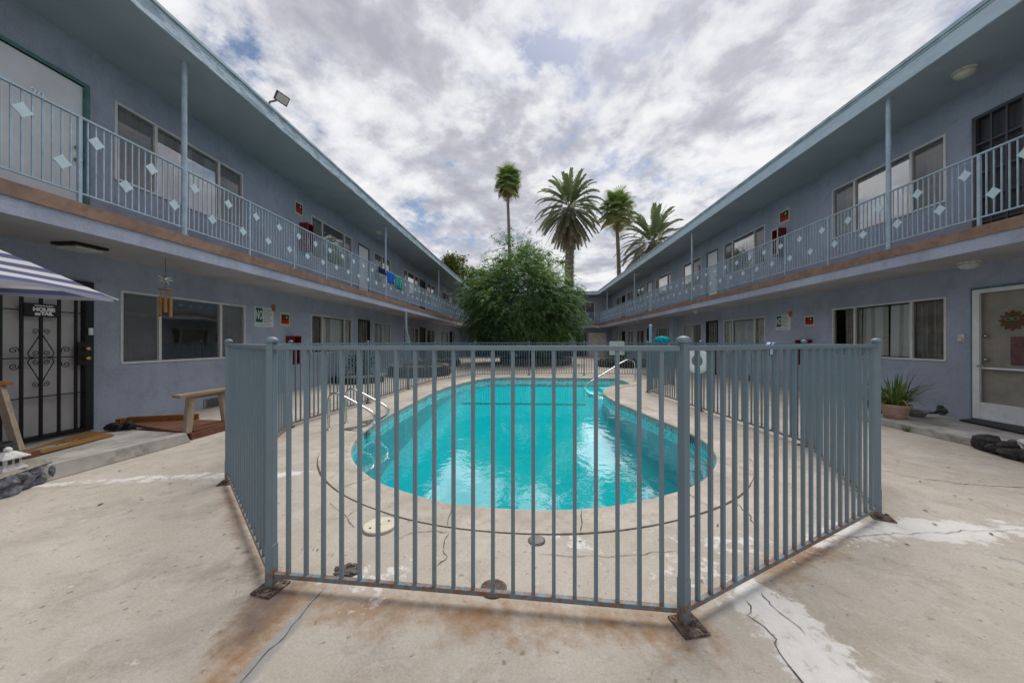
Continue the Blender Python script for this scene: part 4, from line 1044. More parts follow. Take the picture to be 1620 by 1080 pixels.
rg.build('ring', M['ring'], lr, smooth=True)
rp = MB()
pts = []
for k in range(41):
    a = 2 * PI * k / 40; sag = 0.222 + 0.03 * abs(math.sin(2 * a)) ; pts.append(tuple(base + Vector((d.x * math.cos(a), d.y * math.cos(a), math.sin(a))) * sag + Vector((nrm.x, nrm.y, 0)) * 0.02))
rp.tube(pts, 0.006, 6); rp.tube([tuple(base + Vector((0, 0, -0.17))), tuple(base + Vector((d.x * .03, d.y * .03, -0.25))), tuple(base + Vector((d.x * .02, d.y * .02, -0.3)))], 0.006, 6)
rp.tube([tuple(base + Vector((0, 0, 0.2))), tuple(base + Vector((0, 0, 0.26)) - Vector((nrm.x, nrm.y, 0)) * 0.05)], 0.01, 6)
rp.build('rope', M['white_cloth'], lr, smooth=True)
# ------------------------------------------------------------------ pool handrails
def bend(pts, it=3):
    P = [Vector(p) for p in pts]
    for _ in range(it):
        Q = [P[0]]
        for a, b in zip(P[:-1], P[1:]): Q += [a.lerp(b, 0.25), a.lerp(b, 0.75)]
        Q.append(P[-1]); P = Q
    return [tuple(p) for p in P]
prof = [(0, 0), (0, 0.30), (0.0, 0.50), (0.10, 0.56), (0.30, 0.47), (0.52, 0.36), (0.70, 0.27), (0.72, 0.16), (0.60, 0.08), (0.44, 0.05), (0.25, 0.012)]
f1 = Vector(G(520, 680)); e1 = Vector((0.995, -0.06)).normalized()
gr = 'curved ladder handrails beside the pool'
for k, lab in ((0, 'nearer of two curved stainless handrails at the pool edge'), (1, 'farther of two curved stainless handrails at the pool edge')):
    o_ = f1 + Vector((0.02, 0.44)) * k
    h = MB(); h.tube(bend([(o_.x + e1.x * s, o_.y + e1.y * s, z) for s, z in prof]), 0.0195, 10)
    h.lathe((o_.x, o_.y, 0.002), [(0.042, 0), (0.042, 0.008), (0.024, 0.016)], 14)
    ob = h.build('handrail', M['steel'], None, smooth='auto'); recentre(ob, (o_.x, o_.y, 0)); tag(ob, lab, 'handrail', gr)
h = MB(); h.tube(bend([(1.69, 10.75, -0.45), (1.69, 10.75, -0.05), (2.4, 11.2, 0.27), (3.25, 11.75, 0.70), (3.5, 11.92, 0.70), (3.62, 11.98, 0.6), (3.64, 12.0, 0.3), (3.64, 12.0, 0.0)], 2), 0.021, 10)
ob = h.build('grab_rail', M['steel'], None, smooth='auto'); recentre(ob, (3.64, 12.0, 0)); tag(ob, 'sloping stainless grab rail running down into the pool steps', 'handrail')
# ------------------------------------------------------------------ lids and drains in the deck
c = G(601, 833); t = thing('skimmer_lid', (*c, 0), 'round cream skimmer lid with three finger holes beside the pool', 'lid')
b = MB(); b.lathe((*c, 0.0), [(0.118, 0.0), (0.118, 0.004), (0.112, 0.008)], 32); b.build('rim', M['mortar'], t)
b = MB(); b.lathe((*c, 0.0), [(0.110, 0.0), (0.110, 0.015), (0.106, 0.019)], 36); b.build('cover', M['cyl_cover'], t, smooth='auto')
b = MB()
for s in (-1, 0, 1): b.lathe((c[0] + s * 0.045, c[1] + s * 0.05, 0.0195), [(0.009, 0.0), (0.009, 0.0008)], 12)
b.build('finger_hole', M['signblack'], t)
c = G(849, 855); t = thing('drain_cover', (*c, 0), 'small round grey pipe cover in the deck near the pool edge', 'drain cover')
b = MB(); b.lathe((*c, 0.0), [(0.056, 0.0), (0.056, 0.006), (0.048, 0.007)], 24); b.build('rim', M['iron'], t); b = MB(); b.lathe((*c, 0.0072), [(0.046, 0.0), (0.045, 0.003)], 24); b.build('cover', M['stonegrey'], t)
c = G(781, 931); t = thing('drain_grate', (*c, 0), 'round rusty cast iron drain grate under the front fence panel', 'drain')
b = MB(); b.lathe((*c, 0.0), [(0.070, 0.0), (0.070, 0.006), (0.062, 0.008)], 28); b.build('rim', M['iron'], t)
b = MB()
for k in range(-4, 5):
    hw = math.sqrt(max(0, 0.058 ** 2 - (k * 0.013) ** 2)); b.box(c[0] + k * 0.013 - 0.004, c[0] + k * 0.013 + 0.004, c[1] - hw, c[1] + hw, 0.008, 0.0125)
b.build('grate_bar', M['rust'], t)
# broken hole with loose chips
c = G(549, 903); b = MB(); R = random.Random(5); pts = []
for k in range(22):
    a = 2 * PI * k / 22; r = 0.068 * (1 + 0.35 * mnoise.noise(Vector((math.cos(a) * 1.6, math.sin(a) * 1.6, 4.0)))); pts.append((c[0] + r * math.cos(a), c[1] + 0.85 * r * math.sin(a), 0.006))
b.quad(*pts); b.build('broken_hole', M['soil'], ground)
b = MB()
for k in range(46):
    a, r = R.uniform(0, 6.28), 0.066 * math.sqrt(R.random()); b.blob((c[0] + r * math.cos(a), c[1] + 0.8 * r * math.sin(a), 0.008), R.uniform(0.005, 0.016), 0.3, k, 1, (1.3, 1, 0.5))
b.build('rubble', M['iron'], ground, kind='stuff')
# dry leaves and grit scattered on the slab
b = MB()
for px, s in (((845, 927), .012), ((963, 818), .016), ((918, 857), .014), ((1288, 668), .02), ((1463, 808), .02), ((1434, 862), .018), ((1535, 790), .02), ((1510, 785), .016), ((1478, 830), .02), ((1567, 845), .02), ((500, 985), .008), ((503, 870), .014), ((478, 869), .009), ((515, 873), .007), ((160, 798), .03), ((225, 790), .018), ((270, 765), .02), ((260, 740), .02), ((190, 745), .02), ((640, 882), .006), ((930, 920), .006), ((400, 1000), .008), ((1285, 928), .008), ((1234, 933), .008), ((1398, 885), .01), ((1455, 762), .02), ((1420, 730), .022), ((1500, 740), .02), ((1015, 832), .008), ((1110, 920), .012), ((1100, 832), .02), ((1135, 831), .02)):
    q = G(*px); a = R.uniform(0, 6.28)
    e = [(q[0] + s * math.cos(a), q[1] + s * math.sin(a), 0.006), (q[0] + .35 * s * math.cos(a + 1.6), q[1] + .35 * s * math.sin(a + 1.6), 0.010), (q[0] - s * math.cos(a), q[1] - s * math.sin(a), 0.006), (q[0] + .35 * s * math.cos(a - 1.6), q[1] + .35 * s * math.sin(a - 1.6), 0.007)]
    b.quad(*e)
o = b.build('leaf_litter', M['iron'], None, kind='stuff'); tag(o, 'scattered dry leaves and specks on the concrete deck', 'leaf litter')

# ------------------------------------------------------------------ signs on the walls
def sign_frame(P, ux, xpx, ypx, X, name, loc_d=0.0):
    ya, yb = yl(xpx[0], X), yl(xpx[1], X); xm = (xpx[0] + xpx[1]) / 2
    zt, zb = W(xm, X, ypx[0])[1], W(xm, X, ypx[1])[1]
    return min(ya, yb), max(ya, yb), zb, zt
def notice(P, ux, box, label):
    u0, u1, z0, z1 = box; uc = (u0 + u1) / 2; w, h = u1 - u0, z1 - z0; s = ux[1]
    t = thing('notice_board', P(uc, z0, -0.004), label, 'sign', 'white rules signs')
    b = MB(); flat_box(b, P, u0, u1, z0, z1, -0.012, -0.002); b.build('board', M['signwhite'], t, bevel=0.004)
    L_ = uc - s * w * 0.5     # reading starts here
    g = MB(); flat_box(g, P, *sorted((L_ + s * w * 0.05, L_ + s * w * 0.40)), z0 + h * 0.22, z1 - h * 0.06, -0.0145, -0.012); g.build('green_block', M['signgreen'], t)
    text_mb('NO', h * 0.62, P(L_ + s * w * 0.225, z0 + h * 0.57, -0.0148), Vector(ux) * 0.44, (0, 0, 1), 0.0006, 0.006).build('lettering', M['signwhite'], t)
    ln = MB(); R = random.Random(int(uc * 10))
    for k in range(8):
        zc = z1 - h * (0.11 + 0.092 * k); u = 0.45; end = R.uniform(0.74, 0.94)
        while u < end:
            e = min(end, u + R.uniform(0.05, 0.14)); flat_box(ln, P, *sorted((L_ + s * w * u, L_ + s * w * e)), zc - h * 0.016, zc + h * 0.016, -0.0135, -0.012); u = e + 0.02
    flat_box(ln, P, *sorted((L_ + s * w * 0.08, L_ + s * w * 0.86)), z0 + h * 0.09, z0 + h * 0.115, -0.0135, -0.012)
    ln.build('small_print', M['ink'], t)
    return t
def firesign(P, ux, box, label):
    u0, u1, z0, z1 = box; uc = (u0 + u1) / 2; w, h = u1 - u0, z1 - z0; s = ux[1]
    t = thing('equipment_sign', P(uc, z0, -0.004), label, 'sign', 'red and black signs with cream borders')
    b = MB(); flat_box(b, P, u0, u1, z0, z1, -0.008, -0.002); b.build('border', M['signcream'], t)
    b = MB(); flat_box(b, P, u0 + w * .11, u1 - w * .11, z0 + h * .17, z1 - h * .17, -0.0105, -0.008); b.build('black_field', M['signblack'], t)
    b = MB(); flat_box(b, P, u0 + w * .15, u1 - w * .15, z0 + h * .20, z0 + h * .47, -0.0125, -0.0105)
    for a_, e_ in ((0.22, 0.30), (0.34, 0.46)): flat_box(b, P, *sorted((uc - s * w * (0.5 - a_), uc - s * w * (0.5 - e_))), z0 + h * .55, z0 + h * .72, -0.0125, -0.0105)
    b.build('red_block', M['signred'], t)
    b = MB(); cc = P(uc + s * w * 0.14, z0 + h * 0.64, -0.011); q = [P(uc + s * w * 0.14 + w * .085 * math.cos(k * PI / 6), z0 + h * .64 + h * .085 * math.sin(k * PI / 6), -0.0125) for k in range(12)]
    b.quad(*q); b.build('emblem', M['signcream'], t)
    return t
uL, uR = (0, 1, 0), (0, -1, 0)
nL = sign_frame(PL, uL, (402, 432), (486, 517), XL, '')
notice(PL, uL, nL, 'white rules sign headed NO beside the window with the wind chime')
nR = sign_frame(PR, uR, (1228, 1251), (498, 522), XR, '')
notice(PR, uR, nR, 'white rules sign headed NO on the ground floor wall of the potted plant side')
for P, box, ux, lab in ((PL, nL, uL, 'small orange sticker on the corner of the rules sign near the wind chime'), (PR, nR, uR, 'small orange sticker on the corner of the rules sign on the potted plant side')):
    u = box[1] if ux[1] > 0 else box[0]; b = MB(); z = box[3] - 0.02
    flat_box(b, P, u - 0.055, u + 0.055, z - 0.05, z + 0.10, -0.018, -0.0132); o = b.build('sticker', M['orange']); recentre(o, P(u, z - 0.05, -0.015)); tag(o, lab, 'sticker', 'orange stickers')
    for k in range(0): pass
for P, ux, X, xs, ys, lab in ((PL, uL, XL, (443, 458), (494, 516), 'red and black sign with cream border between rules sign and wall cabinet, ground floor'), (PL, uL, XL, (466, 479), (319, 341), 'red and black sign with cream border above the upper cabinet on the towel railing side'),
    (PR, uR, XR, (1273, 1289), (499, 516), 'red and black sign with cream border beside the large window on the potted plant side'), (PR, uR, XR, (1233, 1250), (331, 353), 'red and black sign with cream border on the upper wall opposite the towels')):
    firesign(P, ux, sign_frame(P, ux, xs, ys, X, ''), lab)
# ------------------------------------------------------------------ extinguisher cabinets
def cabinet(P, u, z0, h, label):
    t = thing('extinguisher_cabinet', P(u, z0, -0.11), label, 'extinguisher cabinet', 'red extinguisher cabinets'); w, dp = 0.27, 0.22
    b = MB()
    flat_box(b, P, u - w / 2, u - w / 2 + .012, z0, z0 + h, -dp, 0); flat_box(b, P, u + w / 2 - .012, u + w / 2, z0, z0 + h, -dp, 0)
    flat_box(b, P, u - w / 2 + .012, u + w / 2 - .012, z0, z0 + .012, -dp, 0); flat_box(b, P, u - w / 2 + .012, u + w / 2 - .012, z0 + h - .012, z0 + h, -dp, 0); flat_box(b, P, u - w / 2 + .012, u + w / 2 - .012, z0 + .012, z0 + h - .012, -.012, 0)
    b.build('case', M['red'], t)
    f = MB()
    for a, e, c, d_ in ((u - w / 2, u - w / 2 + .03, z0, z0 + h), (u + w / 2 - .03, u + w / 2, z0, z0 + h), (u - w / 2 + .03, u + w / 2 - .03, z0, z0 + .03), (u - w / 2 + .03, u + w / 2 - .03, z0 + h - .03, z0 + h)): flat_box(f, P, a, e, c, d_, -dp - .012, -dp - .001)
    f.build('door_frame', M['plaster'] if u > 9.4 else M['red'], t)
    c = P(u, z0 + .02, -0.11); e = MB(); e.lathe(c, [(.06, 0), (.065, .01), (.065, h * .58), (.05, h * .66), (.02, h * .70), (.02, h * .76)], 16); e.tube([(c[0], c[1] - .05, c[2] + h * .78), (c[0], c[1] + .03, c[2] + h * .75)], .012, 8); e.build('extinguisher', M['signred'], t, smooth='auto')
    l = MB(); l.lathe(P(u, z0 + .02 + h * .22, -0.11), [(.0665, 0), (.0665, h * .24)], 16); l.build('label', M['plaster'], t, smooth='auto')
    return t
def zof(x, X, y): return W(x, X, y)[1]
cabinet(PL, 8.62, 0.72, 0.74, 'red extinguisher cabinet on the ground floor wall on the wind chime side')
cabinet(PL, 9.14, 3.82, 0.74, 'red extinguisher cabinet behind the railing on the towel side gallery')
cabinet(PR, 9.35, 0.70, 0.66, 'red extinguisher cabinet beside a white box on the ground floor wall')
cabinet(PR, 10.25, 3.80, 0.76, 'red extinguisher cabinet with white door frame on the gallery opposite the towels')
b = MB(); flat_box(b, PR, 8.85, 9.08, 1.10, 1.27, -0.16, -0.002); o = b.build('wall_box', M['signwhite'], None, bevel=0.006); recentre(o, PR(8.96, 1.1, -0.08)); tag(o, 'small white box on the wall beside the ground floor red cabinet', 'wall box')
# ------------------------------------------------------------------ lamps on the soffits, floodlight
def dome_lamp(x, y, z, label, r=0.13):
    t = thing('ceiling_lamp', (x, y, z), label, 'ceiling lamp', 'cream lamps under the soffits')
    b = MB(); b.lathe((x, y, z - 0.03), [(r * 0.98, 0.0), (r, 0.006), (r, 0.028)], 24); b.build('base', M['plaster'], t, smooth='auto')
    g = MB(); g.lathe((x, y, z - 0.115), [(r * 0.35, 0.0), (r * 0.66, 0.018), (r * 0.86, 0.05), (r * 0.9, 0.085)], 24); g.build('glass_bowl', M['lampglass'], t, smooth=True)
    k = MB()
    for i in range(3): k.box(x - r * (0.85 - .2 * i), x + r * (0.85 - .2 * i), y - 0.006, y + 0.006, z - 0.05 - i * 0.022, z - 0.044 - i * 0.022)
    return t
for x, y, z, lab in ((6.68, 5.6, ZC1, 'round cream ceiling lamp under the roof by the barred upper door'), (6.9, 5.73, ZC0, 'round cream ceiling lamp above the white screen door'), (6.74, 14.2, ZC0, 'small cream lamp under the gallery beyond the NO sign on the plant side'),
    (6.5, 20.8, ZC0, 'farthest small cream lamp under the gallery on the plant side'), (6.6, 21.3, ZC1, 'faint lamp under the far roof on the plant side'), (-5.7, 12.6, ZC1, 'cream lamp under the roof beside the towel column'), (-5.83, 20.2, ZC0, 'small cream lamp under the gallery beyond the downpipe'), (-5.5, 24.7, ZC0, 'farthest tiny lamp under the gallery on the wind chime side')):
    dome_lamp(x, y, z, lab)
t = thing('ceiling_lamp', (-5.83, 4.14, ZC0), 'black rectangular ceiling lamp above the ironwork door', 'ceiling lamp')
b = MB(); b.box(-6.0, -5.66, 3.97, 4.31, ZC0 - 0.035, ZC0 - 0.001); b.build('frame', M['black'], t)
b = MB(); b.box(-5.97, -5.69, 4.0, 4.28, ZC0 - 0.075, ZC0 - 0.036); b.build('glass_bowl', M['lampglass'], t, bevel=0.015)
y = yl(428, RL); t = thing('floodlight', (RL, y, ZT + 0.01), 'flat grey floodlight on a bracket at the roof edge', 'floodlight')
b = MB(); b.tube([(RL - 0.05, y, ZT), (RL - 0.02, y, ZT + 0.10), (RL + 0.10, y + .01, ZT + 0.13)], 0.018, 8); b.build('bracket', M['stonegrey'], t)
cz_ = ZT + 0.17; nv = Vector((0.78, -0.25, -0.57)).normalized(); rv = Vector((0, 0, 1)).cross(nv).normalized(); uv = nv.cross(rv)
def plate(mb, c, hw, hh, th):
    c = Vector(c); q = []
    for s in (-1, 1):
        for a, e in ((-1, -1), (1, -1), (1, 1), (-1, 1)): q.append(tuple(c + rv * a * hw + uv * e * hh + nv * s * th))
    return mb.hexa(q)
cc = (RL + 0.2, y + 0.02, cz_)
b = MB(); plate(b, cc, 0.125, 0.085, 0.016); b.build('housing', M['darkgrey'], t, bevel=0.006)
b = MB(); plate(b, Vector(cc) + nv * 0.019, 0.105, 0.066, 0.003); b.build('lens', M['lampglass'], t)
# ------------------------------------------------------------------ wind chime
cx_, cy_ = -5.44, 4.83
t = thing('wind_chime', (cx_, cy_, 1.7), 'bamboo wind chime with a metal starburst hanging before the window', 'wind chime')
b = MB(); b.tube([(cx_, cy_, ZC0), (cx_, cy_, 2.33)], 0.004, 6); b.tube([(cx_, cy_, 2.14), (cx_, cy_, 2.0)], 0.003, 5); b.build('chain', M['iron'], t)
b = MB()
for k in range(26):
    ph = math.acos(1 - 2 * (k + .5) / 26); th = k * 2.399
    e = Vector((math.sin(ph) * math.cos(th), math.sin(ph) * math.sin(th), math.cos(ph))); b.tube([Vector((cx_, cy_, 2.24)), Vector((cx_, cy_, 2.24)) + e * 0.10], [0.011, 0.001], 5)
b.blob((cx_, cy_, 2.24), 0.035, 0, 1, 2); b.build('starburst', M['steel'], t)
b = MB(); b.lathe((cx_, cy_, 2.075), [(0.075, 0), (0.085, 0.006), (0.08, 0.02)], 18); b.build('disc', M['bamboo'], t)
for k in range(6):
    a = k * PI / 3 + .3; h0 = 1.68 + 0.03 * (k % 3); b = MB(); x, y = cx_ + .062 * math.cos(a), cy_ + .062 * math.sin(a)
    b.tube([(x, y, h0), (x, y, h0 + .16), (x, y, h0 + .165), (x, y, 1.98)], [.019, .018, .0205, .019], 10); b.tube([(x, y, 1.98), (x, y, 2.075)], .002, 5); b.build('bamboo_tube', M['bamboo'], t, smooth='auto')

# ------------------------------------------------------------------ porches (concrete steps along the doors)
mb = MB(); mb.hexa([(-6.28, 1.2, 0), (-4.30, 1.2, 0), (-4.40, 4.22, 0), (-6.28, 4.80, 0), (-6.28, 1.2, 0.045), (-4.62, 1.2, 0.20), (-4.42, 4.18, 0.128), (-6.28, 4.76, 0.02)])
mb.v[1] = (-4.60, 1.2, 0); o = mb.build('porch_slab', M['porch'], None, kind='structure', bevel=0.012)
mb = MB(); mb.hexa([(5.56, 1.5, 0), (7.30, 1.5, 0), (7.30, 5.95, 0), (5.48, 5.95, 0), (5.57, 1.5, 0.10), (7.30, 1.5, 0.055), (7.30, 5.93, 0.055), (5.49, 5.93, 0.10)])
o = mb.build('porch_slab', M['porch'], None, kind='structure', bevel=0.012)
# door mats
def zporch(x, y):
    f = min(1, (x + 6.28) / 1.75); return (0.045 - 0.007 * (y - 1.2)) * (1 - f) + (0.20 - 0.0242 * (y - 1.2)) * f
def mat_quad(name, px_, z0, mat, label):
    pts = []
    for p in px_:
        z = z0
        for _ in range(6):
            q = G(*p, z); z = zporch(*q) + 0.004 if z0 < 0.099 else 0.062 + (7.3 - q[0]) / 1.8 * 0.045
        pts.append((*q, z))
    mb = MB(); mb.hexa(pts + [(a, b_, c_ + 0.018) for a, b_, c_ in pts]); o = mb.build(name, mat, None); c = np.mean(np.array(pts), 0); recentre(o, tuple(c)); tag(o, label, 'door mat'); return o, pts
o, mp_ = mat_quad('doormat', [(38, 715), (66, 718), (181, 689), (140, 683)], 0.05, M['coir'], 'coir doormat with a worn dark print before the ironwork door')
mq = [Vector(p) for p in mp_]
def matp(u, v): return (mq[0] * (1 - u) + mq[3] * u) * (1 - v) + (mq[1] * (1 - u) + mq[2] * u) * v + Vector((0, 0, 0.0195))
mb = MB(); R = random.Random(3)
for k in range(26):
    u, v = R.uniform(0.25, 0.85), R.uniform(0.25, 0.55); a, e = R.uniform(0.02, 0.06), R.uniform(0.03, 0.10)
    mb.quad(matp(u, v), matp(u + a, v), matp(u + a * 1.2, v + e), matp(u - .01, v + e))
mo = mb.build('print', M['iron'], None); mo.data.transform(Matrix.Translation(-o.location)); mo.parent = o
mb = MB(); mb.quad(matp(0.05, 0.3), matp(0.25, 0.35), matp(0.4, 0.62), matp(0.55, 0.72), matp(0.3, 0.8), matp(0.08, 0.62)); mo = mb.build('worn_patch', M['mortar'], None); mo.data.transform(Matrix.Translation(-o.location)); mo.parent = o
o, _ = mat_quad('doormat', [(1517, 665), (1545, 663), (1700, 690), (1680, 700)], 0.1, M['rubber'], 'thin dark mat before the white screen door')
# ------------------------------------------------------------------ rock planters at both sides
def rocks(mb, pts, z0, z1, n, r, seed, depth=0.10):
    R = random.Random(seed); P = [Vector(p) for p in pts]; ls = [(b - a).length for a, b in zip(P[:-1], P[1:])]; T = sum(ls)
    for k in range(n):
        s = T * (k + R.uniform(-.2, .2)) / max(1, n - 1); s = min(max(s, 0), T - 1e-4); i = 0
        while s > ls[i]: s -= ls[i]; i += 1
        q = P[i].lerp(P[i + 1], s / ls[i])
        for lay in range(max(1, round((z1 - z0) / (r * 1.25)))):
            rr = r * R.uniform(0.75, 1.2); z = z0 + rr * 0.6 + lay * r * 1.2
            mb.blob((q.x + R.uniform(-.03, .03), q.y + R.uniform(-.03, .03), min(z, z1 - rr * 0.55)), rr, 0.22, seed * 50 + k * 3 + lay, 2, (R.uniform(.9, 1.35), R.uniform(.9, 1.35), R.uniform(.7, .95)))
t = thing('rock_planter', (-4.7, 2.4, 0), 'low planter wall of grey lava stones with a mortar cap beside the ironwork door porch', 'planter')
pth = [(-4.50, 2.98), (-4.36, 2.60), (-4.15, 2.15), (-3.95, 1.7)]
mb = MB()
for a, e in zip(pth[:-1], pth[1:]): mb.beam((a[0] - 0.09, a[1], 0.085), (e[0] - 0.09, e[1], 0.085), 0.14, 0.17)
mb.build('mortar_core', M['mortar'], t)
mb = MB(); R = random.Random(31)
for a, e in zip(pth[:-1], pth[1:]):
    A_, E_ = Vector(a), Vector(e); ln_ = (E_ - A_).length; yy = 0.0; row = 0
    for (zc_, hh) in ((0.05, 0.062), (0.128, 0.050)):
        s_ = 0.02 + 0.05 * row; row += 1
        while s_ < ln_ - 0.02:
            w_r = R.uniform(0.06, 0.11); q = A_.lerp(E_, min(1, (s_ + w_r) / ln_)); mb.blob((q.x - 0.035, q.y, zc_ + R.uniform(-.008, .008)), 1.0, 0.24, R.randrange(999), 2, (0.055, w_r * 1.12, hh * R.uniform(.95, 1.15))); s_ += 2 * w_r * 0.97
mb.blob((-4.56, 2.99, .085), 1.0, .15, 77, 2, (.085, .05, .095))
mb.build('stone', M['lava'], t, smooth=False)
mb = MB()
for a, e in zip(pth[:-1], pth[1:]): mb.hexa([(a[0] - .22, a[1], .17), (a[0] + .01, a[1], .175), (e[0] + .01, e[1], .175), (e[0] - .22, e[1], .17), (a[0] - .22, a[1], .20), (a[0] - .02, a[1], .20), (e[0] - .02, e[1], .20), (e[0] - .22, e[1], .20)])
mb.build('cap', M['mortar'], t)
mb = MB(); mb.quad((-4.7, 2.98, .17), (-5.6, 2.9, .17), (-5.4, 1.6, .17), (-4.15, 1.6, .17)); mb.build('soil', M['soil'], t)
t = thing('rock_planter', (5.5, 3.9, 0), 'low border of black lava rocks at the end of the porch by the screen door', 'planter')
mb = MB(); rocks(mb, [(5.50, 4.36), (5.42, 4.1), (5.30, 3.7), (5.2, 3.2)], 0.0, 0.16, 9, 0.11, 8); mb.build('stone', M['lava_dark'], t)
mb = MB(); mb.blob((5.58, 4.12, 0.17), 0.055, 0.3, 3, 2, (1.2, 1.2, .8)); mb.blob((5.62, 4.0, 0.15), 0.09, 0.2, 4, 2, (1.3, 1.5, .5)); mb.build('pale_stone', M['plaster'], t)
mb = MB(); mb.blob((5.52, 4.20, 0.155), 0.035, 0.1, 3, 2); mb.build('pebble', M['iron'], t)
# ------------------------------------------------------------------ stone lantern, plant stand, pot at the left edge
c = (-4.50, 2.72, 0.2); t = thing('stone_lantern', c, 'small white pagoda shaped stone lantern on the lava stone planter', 'garden lantern')
mb = MB()
def sq(mb, c, z0, z1, w0, w1): return mb.hexa([(c[0] - w0, c[1] - w0, c[2] + z0), (c[0] + w0, c[1] - w0, c[2] + z0), (c[0] + w0, c[1] + w0, c[2] + z0), (c[0] - w0, c[1] + w0, c[2] + z0), (c[0] - w1, c[1] - w1, c[2] + z1), (c[0] + w1, c[1] - w1, c[2] + z1), (c[0] + w1, c[1] + w1, c[2] + z1), (c[0] - w1, c[1] + w1, c[2] + z1)])
sq(mb, c, 0, 0.02, 0.075, 0.072); sq(mb, c, 0.02, 0.035, 0.06, 0.06); mb.build('base', M['plaster'], t)
mb = MB(); sq(mb, c, 0.035, 0.10, 0.05, 0.05); mb.build('lamp_house', M['plaster'], t)
mb = MB()
for s in (-1, 1):
    mb.box(c[0] + 0.0505, c[0] + 0.053, c[1] + s * 0.02 - 0.012, c[1] + s * 0.02 + 0.012, c[2] + 0.05, c[2] + 0.088); mb.box(c[0] + s * 0.02 - 0.012, c[0] + s * 0.02 + 0.012, c[1] - 0.053, c[1] - 0.0505, c[2] + 0.05, c[2] + 0.088)
mb.build('opening', M['darkgrey'], t)
mb = MB(); sq(mb, c, 0.10, 0.112, 0.085, 0.082); sq(mb, c, 0.112, 0.155, 0.078, 0.028); mb.build('roof', M['plaster'], t)
mb = MB(); mb.blob((c[0], c[1], c[2] + 0.17), 0.026, 0.05, 2, 2); mb.build('finial', M['plaster'], t, smooth=True)
t = thing('plant_stand', (-5.25, 3.05, 0.1), 'weathered wooden plant stand with splayed legs before the ironwork door', 'plant stand')
for a, e in (((-5.22, 3.24, 0.12), (-5.40, 3.20, 0.86)), ((-5.05, 2.55, 0.17), (-5.30, 2.62, 0.86)), ((-5.72, 3.24, 0.08), (-5.52, 3.20, 0.86)), ((-5.72, 2.55, 0.08), (-5.56, 2.62, 0.86))):
    mb = MB(); mb.beam(a, e, 0.048, 0.07); mb.build('leg', M['oldwood_z'], t, bevel=0.004)
mb = MB(); mb.box(-5.66, -5.34, 2.5, 3.27, 0.86, 0.895); mb.build('top_board', M['orangewood'], t, bevel=0.004)
mb = MB(); mb.box(-5.62, -5.36, 2.6, 3.18, 0.50, 0.62); mb.build('cross_board', M['oldwood'], t, bevel=0.004)
mb = MB(); mb.box(-5.60, -5.38, 2.7, 3.14, 0.40, 0.495); mb.build('tray', paint('dark_green_plastic', (.012, .05, .05), .5), t, bevel=0.01)
c = (-4.98, 2.92, 0.165); t = thing('plant_pot', c, 'dark grey plastic plant pot beside the stone lantern', 'plant pot')
mb = MB(); mb.lathe(c, [(.085, 0), (.115, .16), (.125, .165), (.125, .185), (.108, .185), (.10, .15)], 24); mb.build('pot', M['darkgrey'], t, smooth='auto'); mb = MB(); mb.lathe((c[0], c[1], c[2] + .145), [(.10, 0), (.09, .008)], 18); mb.build('soil', M['soil'], t)
mb = MB(); mb.box(-4.93, -4.78, 2.98, 3.10, 0.185, 0.25); o = mb.build('wood_block', M['redwood'], None, bevel=0.006); recentre(o, (-4.85, 3.04, .185)); tag(o, 'short dark wood block lying beside the lava stone planter', 'wood block')
# ------------------------------------------------------------------ wooden deck, bench, clogs
t = thing('wooden_platform', (-5.4, 5.6, 0), 'low reddish wooden platform along the wall under the large window', 'platform')
mb = MB(); PA, PB, PC, PD = Vector((-6.05, 4.78)), Vector((-5.2, 5.05)), Vector((-4.47, 5.02)), Vector((-4.5, 4.30))
for k in range(7):
    f0, f1_ = k / 7, (k + .95) / 7; q = [PA.lerp(PD, f0), PA.lerp(PD, f1_), PB.lerp(PC, f1_), PB.lerp(PC, f0)]
    mb.hexa([(v.x, v.y, .062) for v in q] + [(v.x, v.y, .096) for v in q])
mb.build('deck_board', M['redwood'], t)
mb = MB(); mb.beam((-4.49, 4.30, .045), (-4.46, 5.02, .045), .03, .085); mb.build('edge_board', M['redwood'], t)
mb = MB(); mb.beam((-6.02, 4.82, .135), (-5.18, 5.09, .135), .03, .085); mb.build('back_board', M['orangewood'], t)
mb = MB(); mb.box(-6.10, -6.02, 4.72, 4.81, 0.02, 0.165); mb.build('end_block', M['orangewood'], t)
t = thing('bench', (-4.66, 4.7, 0.1), 'small weathered wooden bench on the platform beside the pool fence', 'bench')
mb = MB(); mb.hexa([(-4.62, 4.18, .575), (-4.49, 4.16, .575), (-4.47, 5.02, .575), (-4.62, 5.02, .575), (-4.62, 4.18, .615), (-4.49, 4.16, .615), (-4.47, 5.02, .615), (-4.62, 5.02, .615)]); mb.build('seat', M['oldwood'], t, bevel=0.005)
for a, e in (((-4.54, 4.30, .09), (-4.55, 4.36, .575)), ((-4.54, 4.88, .096), (-4.55, 4.82, .575))):
    mb = MB(); mb.beam(a, e, 0.085, 0.06, (1, 0, 0)); mb.build('leg', M['oldwood_z'], t, bevel=0.004)
mb = MB(); mb.box(-4.58, -4.53, 4.40, 4.80, .53, .574); mb.build('stretcher', M['oldwood'], t)
mb = MB(); mb.box(-4.66, -4.50, 4.36, 4.84, .0962, .118); mb.build('foot_board', M['redwood'], t)
